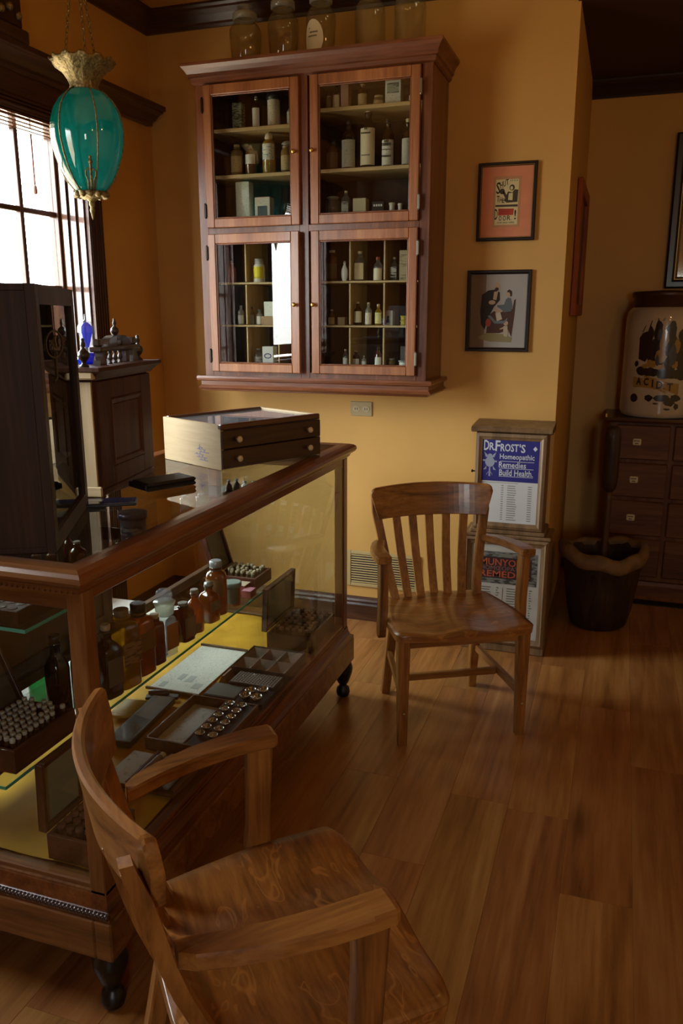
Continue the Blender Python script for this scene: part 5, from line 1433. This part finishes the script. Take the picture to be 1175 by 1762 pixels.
t = thing('glass_slide_box', 'long dark glazed instrument box lying at the left of the pellet tray', 'box', (-1.352, 2.010, FZ), radians(4))
B(-.040, .040, -.150, .150, 0, .022, .002).build('body', plain('smoked_box', '#2c2620', .35), t)
B(-.034, .034, -.144, .144, .022, .0235, 0).build('pane', CABG, t)
t = thing('pill_cutter', 'small brass-handled pill cutter beside the corrugated yellow board', 'tool', (-1.385, 2.182, FZ), radians(20))
B(-.055, .055, -.014, .014, 0, .010, .002).build('base', plain('dark_block', '#241a16', .5), t)
MB().lathe([(.007, -.035), (.011, -.025), (.011, .025), (.007, .035)], 14, Matrix.Translation((-.01, 0, .021)) @ Matrix.Rotation(radians(90), 4, 'Y')).build('handle', wood('handle_brown', '#2c1812', '#402620', '#553430', 'x', 1, .4, .2), t)
t = thing('corrugated_board', 'small corrugated yellow pill board under the edge of the glass shelf', 'board', (-1.448, 2.075, FZ), radians(8))
m = MB().box(-.045, .045, -.060, .060, 0, .006, .001)
for k in range(14): m.tube([(-.044, -.056 + k * .0086, .006), (.044, -.056 + k * .0086, .006)], .003, 6)
m.build('ridges', plain('straw_yellow', '#b4963c', .5), t)

# ------------------------------------------------------------------ things on the upper glass shelf
t = thing('drilled_block', 'dark drilled wooden box at the near end of the upper glass shelf', 'box', (-1.330, 1.445, SB + .0004))
B(-.115, .115, -.090, .095, 0, .036, .002).build('body', BLACKW('y'), t)
m = MB()
for i in range(7):
    for j in range(6): m.lathe([(.011, .0355), (.011, .0372), (.009, .0372)], 10, Matrix.Translation((-.090 + i * .030, -.075 + j * .030, 0)))
stuff(m.build('drilled_holes', plain('hole_brown', '#4a3020', .6), t))
carton('small tan box beside the drilled wooden box on the upper shelf', -1.235, 1.590, SB + .0004, .05, .05, .035, plain('tan_box', '#8c7444', .7), name='carton')
GU2 = 'small bottles on the upper glass shelf'
def usb(lab, x, y, w, h, *a, **k): return bottle(lab, x, y, SB + .0004, w / 2, h, *a, group=GU2, **k)


usb('squat amber bottle, first seen through the glass top near the front corner', -1.475, 1.735, .030, .045, 'amber', 'wide', 'cork')
usb('squat amber bottle with a broad pale cap beside the first one under the glass top', -1.433, 1.749, .032, .048, 'amber', 'wide', 'lid', capcol=plain('pale_cap', '#a09a8a', .5))
usb('amber bottle with gold shine and a grey cork under the front glass corner', -1.359, 1.765, .046, .075, 'amber', 'round', 'cork', capcol=QC)
usb('dark slim bottle behind the gold-shining amber bottle', -1.395, 1.775, .030, .092, 'brown', 'tall', 'cork', capcol=plain('dark_cork', '#4a3522', .8))
for k, (x, y, w) in enumerate(((-1.327, 1.862, .026), (-1.330, 1.912, .032), (-1.330, 1.962, .028))):
    usb(('first and nearest', 'middle', 'last and darkest')[k] + ' of three tiny vials in line below the brown tin', x, y, w, .034, ('clear', 'clear', 'dark')[k], 'wide', 'cork')
t = bottle('round mauve-brown tin with worn print under the glass top', -1.375, 2.060, SB + .0004, .039, .088, plain('mauve_tin', '#4e4046', .45), 'tin', 'lid', (.25, .55), name='tin', labmat=paper('tin_label', '#8c8078', '#30282a', .5, 90), capcol=plain('mauve_lid', '#5c4e58', .3, .3))
usb('clear glass measure standing left under the reflection of the drawer box', -1.433, 2.473, .032, .05, 'clear', 'wide', 'glass')
usb('clear stoppered bottle right of the glass measure under the glass top', -1.409, 2.548, .036, .042, 'clear', 'wide', 'glass')
for k, (x, y, w, h, g) in enumerate(((-1.383, 2.722, .026, .059, 'dark'), (-1.355, 2.735, .024, .064, 'dark'), (-1.345, 2.785, .028, .046, 'white'), (-1.312, 2.795, .034, .046, 'white'))):
    usb(('leftmost dark slim bottle', 'second dark slim bottle', 'third, small pale tube', 'rightmost broad pale tube')[k] + ' in the group under the glass near the far end', x, y, w, h, g, 'round', 'lid', capcol=plain('grey_lid', '#8a8c88', .4))

# ------------------------------------------------------------------ on top of the case
TOPZ = 1.1000
# two-drawer specimen box, turned on the counter
a = radians(64)
t = thing('specimen_box', 'two-drawer wooden specimen box with pale end and glazed top on the case', 'box', (-1.222, 2.360, TOPZ), a)
# local x runs along the drawer fronts, local y away from them
Lb, Db, Hb = .448, .335, .150
for x0, x1 in ((0, .012), (Lb - .012, Lb)):
    MB().prism([(.002, 0), (Db, 0), (Db, Hb), (.010, Hb), (.004, Hb - .004), (.002, Hb - .012)], x0, x1, 'x').build('end_panel', MAPLE('y'), t)
B(.012, Lb - .012, .012, Db - .002, 0, Hb - .022, .001).build('carcass', BLACKW('x'), t)
DF = wood('drawer_front', '#2c1a10', '#3f2618', '#503422', 'x', 1, .4, .2)
for k, (z0, z1) in enumerate(((.004, .067), (.070, .130))):
    o = B(.001, Lb - .001, -.004, .012, z0, z1, .002).build('drawer', DF, t)
    for x in (.062, Lb - .066):
        MB().lathe([(.0055, 0), (.0055, .008), (.010, .013), (.011, .018), (.008, .022), (.003, .023)], 14, Matrix.Translation((x, -.004, (z0 + z1) / 2)) @ Matrix.Rotation(radians(90), 4, 'X')).build('knob', IVORY, o)
m = MB().box(.0, Lb, -.002, .018, .132, Hb + .002, .004).box(.012, Lb - .012, Db - .016, Db, Hb - .022, Hb + .002, .003)
m.build('top_rail', wood('rail_brown', '#3a2012', '#553420', '#6a462e', 'x', 1, .35, .3), t)
B(.012, Lb - .012, .018, Db - .016, Hb - .010, Hb - .006, 0).build('glass_lid', clear('lid_glass', '#e8ecf0', 2.2, .4, '#b8babe'), t)  # pale grey body in the glass stands in for reflected glare
B(.012, Lb - .012, .018, Db - .016, Hb - .022, Hb - .018, 0).build('tray_paper', plain('slate_paper', '#86868a', .6), t)
m = MB()
for k in range(5):
    z = .022 + k * .009; yy = .105 + .012 * (k % 3)
    m.box(-.0006, .0002, yy - .030 - .006 * (k % 2), yy + .020, z, z + .0022, 0)
    m.box(-.0006, .0002, yy - .012, yy - .008, z, z + .008, 0).box(-.0006, .0002, yy + .006, yy + .010, z, z + .006, 0)
m.box(-.0006, .0002, .118, .122, .055, .075, 0).box(-.0006, .0002, .110, .124, .064, .067, 0)
m.build('ink_stamp', plain('violet_ink', '#8280a4', .7), t)

# tall dark pill cabinet, turned, its glazed door facing the drawer box
a = radians(117.5)
t = thing('pill_cabinet', 'tall dark wooden pill cabinet with a glazed door reading PILLS, near end of the case', 'cabinet', (-1.132, 1.394, TOPZ), a)
Lc, Dc, Hc = .460, .225, .562
m = MB().box(0, Lc, .016, Dc, 0, .012, .0005).box(0, Lc, .016, Dc, Hc - .014, Hc, .0008).box(0, .012, .016, Dc, .012, Hc - .014, .0005).box(Lc - .012, Lc, .016, Dc, .012, Hc - .014, .001).box(.012, Lc - .012, Dc - .008, Dc, .012, Hc - .014, 0)
m.build('carcass', BLACKW('z'), t)
for z in (.14, .27, .42): B(.012, Lc - .012, .03, Dc - .008, z, z + .008, .001).build('shelf', SHELF('x'), t)
m = MB()
for x0, x1, z0, z1 in ((0, .036, 0, Hc), (Lc - .036, Lc, 0, Hc), (.036, Lc - .036, 0, .036), (.036, Lc - .036, Hc - .040, Hc)): m.box(x0, x1, -.004, .016, z0, z1, .0008)
d = m.build('door', BLACKW('z'), t)
B(.034, Lc - .034, .005, .008, .034, Hc - .038, 0).build('pane', clear('old_pane', '#c8ccc8', 2.3, .12, '#5a5850'), d)
m = MB(); K = Matrix.Translation((Lc / 2 - .02, .0045, .435)) @ Matrix.Rotation(radians(90), 4, 'X')
m.tube([tuple(K @ Vector((.10 * cos(2 * pi * i / 28), .030 * sin(2 * pi * i / 28), .0005))) for i in range(28)], .0022, 4, closed=True)
text_mb(m, 'PILLS', .13, .022, K, .001, .01)
m.tube([tuple(K @ Vector(p)) for p in ((0, -.030, .0005), (0, -.075, .0005), (-.03, -.082, .0005))], .003, 4)
m.build('etched_lettering', plain('etched_glass', '#5c5a52', .8), d)
for k in range(5):
    x = .08 + k * .075; zz = (.012, .148, .278)[k % 3]
    u = bottle(('cream', 'brown', 'grey', 'amber', 'white')[k] + '-labelled bottle glimpsed behind the PILLS door', 0, 0, 0, .018, .09, ('tan', 'brown', 'grey', 'amber', 'clear')[k], 'round', 'cork', (.1, .55), labmat=(CREAM, AGED, PRINT, AGED, WHITE)[k], group='bottles behind the PILLS door')
    u.location = Matrix.Translation((-1.132, 1.394, TOPZ)) @ Matrix.Rotation(a, 4, 'Z') @ Vector((x, .11, zz + .0004))

# carved desk cabinet with gallery
a = radians(99.6)
t = thing('carved_desk_cabinet', 'carved wooden desk cabinet with a turned spindle gallery on the case', 'cabinet', (-1.357, 1.889, TOPZ), a)
Lk, Dk, Hk = .388, .195, .345
m = MB().box(.006, Lk - .006, .006, Dk, .016, Hk - .02, .002).box(0, Lk, 0, Dk, 0, .018, .003)
m.build('carcass', wood('carved_brown', '#2c1408', '#48260f', '#5c3418', 'z', 1, .55, .0), t)
B(-.0015, .006, .010, Dk - .002, .030, Hk - .024, .001).build('side_panel', MAPLE('z'), t)
B(-.004, .006, -.002, Dk, 0, .030, .003).build('side_base', MAPLE('y'), t)
KW = wood('carved_brown', '#2c1408', '#48260f', '#5c3418', 'z', 1, .55, .0)
m = MB()
for x0, x1, z0, z1 in ((.008, .085, .022, .322), (Lk - .085, Lk - .008, .022, .322), (.085, Lk - .085, .270, .322), (.085, Lk - .085, .022, .075)): m.box(x0, x1, -.004, .008, z0, z1, .002)
m.build('front_frame', KW, t)
mitred(.085, Lk - .085, .075, .270, [(0, -.003), (.004, -.007), (.014, -.004), (.020, .002)], .0).build('panel_moulding', KW, t)
B(.103, Lk - .103, -.001, .006, .093, .252, .002).build('raised_panel', KW, t)
pr = [(-.01, .326), (.004, .326), (.010, .334), (.022, .346), (.030, .352), (.030, .362), (-.01, .362)]
rings = [[(x + sx * q, y + sy * q, z) for q, z in pr] for x, y, sx, sy in ((0, 0, -1, -1), (Lk, 0, 1, -1), (Lk, Dk, 1, 1), (0, Dk, -1, 1))]
MB().loft(rings + [rings[0]], False, False, True).build('cornice', KW, t)
B(-.01, Lk + .01, -.01, Dk + .01, .352, .3622, 0).build('top_board', KW, t)
B(-.028, .0, -.010, Dk, .330, .350, .004).build('side_cornice', MAPLE('y'), t)
gz = .3624
def finial(x, y, z, s=1.0):
    return MB().lathe([(.016 * s, 0), (.017 * s, .004 * s), (.009 * s, .010 * s), (.007 * s, .016 * s), (.016 * s, .026 * s), (.021 * s, .038 * s), (.018 * s, .050 * s), (.009 * s, .058 * s), (.006 * s, .064 * s), (.009 * s, .072 * s), (.009 * s, .078 * s), (.005 * s, .086 * s), (.007 * s, .091 * s), (.002, .096 * s)], 16, Matrix.Translation((x, y, z)))


FI = plain('turned_dark', '#2c1e16', .3, coat=.4)
finial(.0, .025, gz, .8).build('finial', FI, t); finial(Lk - .02, .025, gz, .8).build('finial', FI, t)
# gallery: two scrolled brackets, spindles, shelf, arched crest
g0, g1 = .092, .318
for s, x in ((1, g0), (-1, g1)):
    m = MB(); m.prism([(x - s * .020, gz), (x + s * .022, gz), (x + s * .020, gz + .018), (x + s * .024, gz + .036), (x - s * .004, gz + .036), (x - s * .006, gz + .024), (x - s * .016, gz + .013)], .012, .035, 'y'); m.build('bracket', FI, t)
for x in (.160, .194, .228):
    MB().lathe([(.0065, 0), (.0065, .003), (.0035, .007), (.0075, .014), (.0075, .019), (.004, .027), (.0065, .033), (.0065, .036)], 12, Matrix.Translation((x, .023, gz))).build('spindle', FI, t)
B(.252, .272, .012, .034, gz, gz + .036, .002).build('bracket', FI, t)
B(g0 - .022, g1 + .022, .004, .044, gz + .0362, gz + .050, .004).build('gallery_shelf', FI, t)
for s, x0 in ((1, .126), (-1, .284)):
    pts = [(x0 + s * .060 * (1 - cos(pi / 2 * i / 8)), gz + .0502 + .030 * sin(pi / 2 * i / 8)) for i in range(9)] + [(x0 + s * .060, gz + .0502)]
    MB().prism(pts, .010, .036, 'y').build('arched_crest', FI, t)
for x in (.088, .322): MB().box(x - .013, x + .013, .012, .036, gz + .0502, gz + .072, .005).build('corner_block', FI, t)
B(.190, .220, .012, .036, gz + .0502, gz + .068, .003).build('finial_block', FI, t)
finial(.205, .024, gz + .068, .62).build('finial', FI, t)

# cut-glass scent bottle standing on the carved cabinet
u = thing('scent_bottle', 'blue and clear cut-glass scent bottle with a big teardrop stopper on the carved cabinet', 'bottle', (-1.472, 2.030, TOPZ + .3626))
BL = clear('cobalt_glass', '#2a58d8', 1.8, .45, '#2c5ce0'); CR = clear('crystal_shell', '#eef2fa', 1.9, .06, '#dfe6f4')
MB().lathe([(.036, 0), (.038, .006), (.030, .020), (.016, .030)], 8, smooth=False).build('blue_base', BL, u)
MB().lathe([(.014, .030), (.018, .032), (.016, .040), (.013, .046)], 12).build('neck', CR, u)
MB().lathe([(.005, .046), (.011, .066), (.017, .090), (.016, .106), (.007, .116), (.001, .118)], 8, smooth=False).build('blue_core', BL, u)
MB().lathe([(.010, .046), (.018, .064), (.026, .088), (.026, .104), (.016, .118), (.004, .124), (.0035, .140), (.001, .142)], 10, smooth=False).build('crystal_shell', CR, u)

u = thing('leather_wallet', 'black leather wallet lying before the carved cabinet', 'wallet', (-1.276, 2.085, TOPZ), radians(62))
MB().box(-.085, .085, -.050, .050, 0, .011, .005).build('back_cover', BLACK, u)
MB().box(-.083, .086, -.049, .049, .0112, .024, .006).build('front_cover', BLACK, u)
MB().box(-.090, -.083, -.050, .050, .003, .021, .003).build('spine', BLACK, u)
u = thing('smartphone', 'flat dark blue smartphone lying at the foot of the carved cabinet', 'phone', (-1.290, 1.826, TOPZ), radians(30))
B(-.074, .074, -.036, .036, 0, .009, .004).build('body', plain('phone_blue', '#1c2138', .3), u)
B(-.070, .070, -.033, .033, .009, .0096, 0).build('screen', plain('phone_glass', '#14182c', .08, spec=.9), u)
B(.055, .066, -.028, -.008, .0096, .0108, .0005).build('camera_bump', plain('phone_glass', '#14182c', .08, spec=.9), u)

# low white platform under the window, with a green bottle
o = MB().box(-2.33, -1.74, 1.5, 3.2, .215, .250, .004)
for x in (-2.28, -1.80):
    for y in (1.56, 3.14): o.box(x - .03, x + .03, y - .03, y + .03, 0, .215, .003)
tag(o.build('display_platform', plain('white_paint', '#d8d6cc', .5)), 'low white display platform under the window behind the glass case', 'platform')
u = thing('green_carboy', 'bright green glass bottle standing on the white platform behind the case', 'bottle', (-1.835, 2.170, .2504))
MB().lathe([(.060, 0), (.070, .010), (.072, .13), (.066, .17), (.045, .20), (.026, .215), (.024, .27), (.030, .275), (.030, .285), (.022, .288)], 24).build('body', clear('emerald_glass', '#1fae6a', 1.7, .3, '#2fd08a'), u)
MB().lathe([(.020, .283), (.024, .30), (.020, .302)], 12).build('stopper', CORK, u)

# ------------------------------------------------------------------ hanging show globe
LX, LY = -1.962, 2.80
t = thing('hanging_show_globe', 'teal glass show globe in gilt mounts hanging on three chains by the window', 'lamp', (LX, LY, 0))
m, nt, out = newmat('teal_glass'); N = nt.nodes.new; L = nt.links.new
tr = N('ShaderNodeBsdfTranslucent'); tr.inputs[0].default_value = lin('#0aa298')
df = N('ShaderNodeBsdfDiffuse'); df.inputs[0].default_value = lin('#0a7a68')
tp_ = N('ShaderNodeBsdfTransparent'); tp_.inputs[0].default_value = lin('#0c949a')
a1 = N('ShaderNodeMixShader'); a1.inputs[0].default_value = .35; L(tr.outputs[0], a1.inputs[1]); L(df.outputs[0], a1.inputs[2])
a2 = N('ShaderNodeMixShader'); a2.inputs[0].default_value = .30; L(a1.outputs[0], a2.inputs[1]); L(tp_.outputs[0], a2.inputs[2])
gl = N('ShaderNodeBsdfGlossy'); gl.inputs['Roughness'].default_value = .02
fr = N('ShaderNodeFresnel'); fr.inputs[0].default_value = 1.7
ge = N('ShaderNodeNewGeometry'); s1 = N('ShaderNodeMath'); s1.operation = 'SUBTRACT'; s1.inputs[0].default_value = 1; mu = N('ShaderNodeMath'); mu.operation = 'MULTIPLY'
L(ge.outputs['Backfacing'], s1.inputs[1]); L(fr.outputs[0], mu.inputs[0]); L(s1.outputs[0], mu.inputs[1])
a3 = N('ShaderNodeMixShader'); L(mu.outputs[0], a3.inputs[0]); L(a2.outputs[0], a3.inputs[1]); L(gl.outputs[0], a3.inputs[2]); L(a3.outputs[0], out.inputs[0])
GP = [(.046, 2.052), (.062, 2.066), (.082, 2.092), (.105, 2.135), (.121, 2.180), (.131, 2.225), (.134, 2.262), (.130, 2.300), (.118, 2.340), (.098, 2.372), (.072, 2.398), (.052, 2.410)]
MB().lathe(GP, 40).build('glass_globe', m, t)
n = 48; rings = []
for r, z, w in ((.050, 2.402, 0), (.054, 2.412, .0), (.050, 2.424, .02), (.056, 2.440, .03), (.066, 2.455, .03), (.070, 2.460, .0), (.084, 2.475, .03), (.104, 2.492, .04), (.115, 2.504, .05), (.113, 2.510, .05), (.098, 2.500, .03), (.075, 2.478, .02), (.054, 2.455, 0)):
    rings.append([(r * (1 + w * sin(12 * 2 * pi * j / n)) * cos(2 * pi * j / n), r * (1 + w * sin(12 * 2 * pi * j / n)) * sin(2 * pi * j / n), z + (.006 * sin(24 * pi * j / n + 1) if z > 2.49 else 0)) for j in range(n)])
MB().loft(rings, True, True).build('gilt_crown', GILT, t)
for k in range(6):       # ribs down the glass
    a = 2 * pi * k / 6 + .35
    MB().tube([((r + .003) * cos(a), (r + .003) * sin(a), z) for r, z in GP], .0028, 6).build('rib', GILT, t)
m = MB().lathe([(.048, 2.050), (.058, 2.056), (.056, 2.044), (.040, 2.034), (.020, 2.028), (.010, 2.020), (.012, 2.010), (.007, 2.000), (.010, 1.990), (.006, 1.975), (.002, 1.955)], 20)
for k in range(12):
    a = 2 * pi * k / 12; m.sphere((.055 * cos(a), .055 * sin(a), 2.044), .013, 6)
m.build('pierced_base', GILT, t)
for k in range(3):       # upright cast ornaments over the base
    a = 2 * pi * k / 3 + math.atan2(-LY, -LX) + .03
    M = Matrix.Rotation(a + pi / 2, 4, 'Z')
    def pt(x, z):
        r = 0
        for (r0, z0), (r1, z1) in zip(GP, GP[1:]):
            if z0 <= z <= z1: r = r0 + (r1 - r0) * (z - z0) / (z1 - z0)
        return M @ Vector((x, -(r + .006) if r else -.07, z))
    m = MB().tube([tuple(pt(0, z)) for z in (2.056, 2.08, 2.11, 2.14, 2.155)], .005, 6)
    for s in (-1, 1):
        m.tube([tuple(pt(s * x, z)) for x, z in ((.010, 2.056), (.010, 2.085), (.017, 2.100), (.018, 2.114), (.010, 2.124), (.003, 2.116))], .003, 6)
    m.sphere(tuple(pt(0, 2.145)), .009, 6).sphere(tuple(pt(0, 2.160)), .006, 6)
    m.build('cast_ornament', GILT, t)
# tail scroll and chains
ringz = 2.86
for k in range(3):
    a = 2 * pi * k / 3 + 1.95
    p0 = Vector((.066 * cos(a), .066 * sin(a), 2.478)); p1 = Vector((.010 * cos(a), .010 * sin(a), ringz)); m = MB()
    nl = 20; d = (p1 - p0) / nl; q = Vector((0, 0, 1)).rotation_difference(d.normalized()).to_matrix().to_4x4()
    for i in range(nl):
        c = p0 + d * (i + .5); T = Matrix.Translation(c) @ q @ Matrix.Rotation(pi / 2 * (i % 2), 4, 'Z'); h = d.length * .64
        m.tube([(.0055 * cos(2 * pi * j / 8), 0, h * sin(2 * pi * j / 8)) for j in range(8)], .0016, 4, T, closed=True)
    m.build('chain', plain('chain_brass', '#7a6a42', .35, .9), t)
m = MB().tube([(.014 * cos(2 * pi * j / 12), .0, ringz + .012 + .014 * sin(2 * pi * j / 12)) for j in range(12)], .003, 6, closed=True)
m.tube([(0, 0, ringz + .024), (0, 0, CZ - .014)], .003, 6).lathe([(.006, CZ - .022), (.026, CZ - .012), (.030, CZ - .0005)], 16)
m.build('ceiling_hook', plain('chain_brass', '#7a6a42', .35, .9), t)
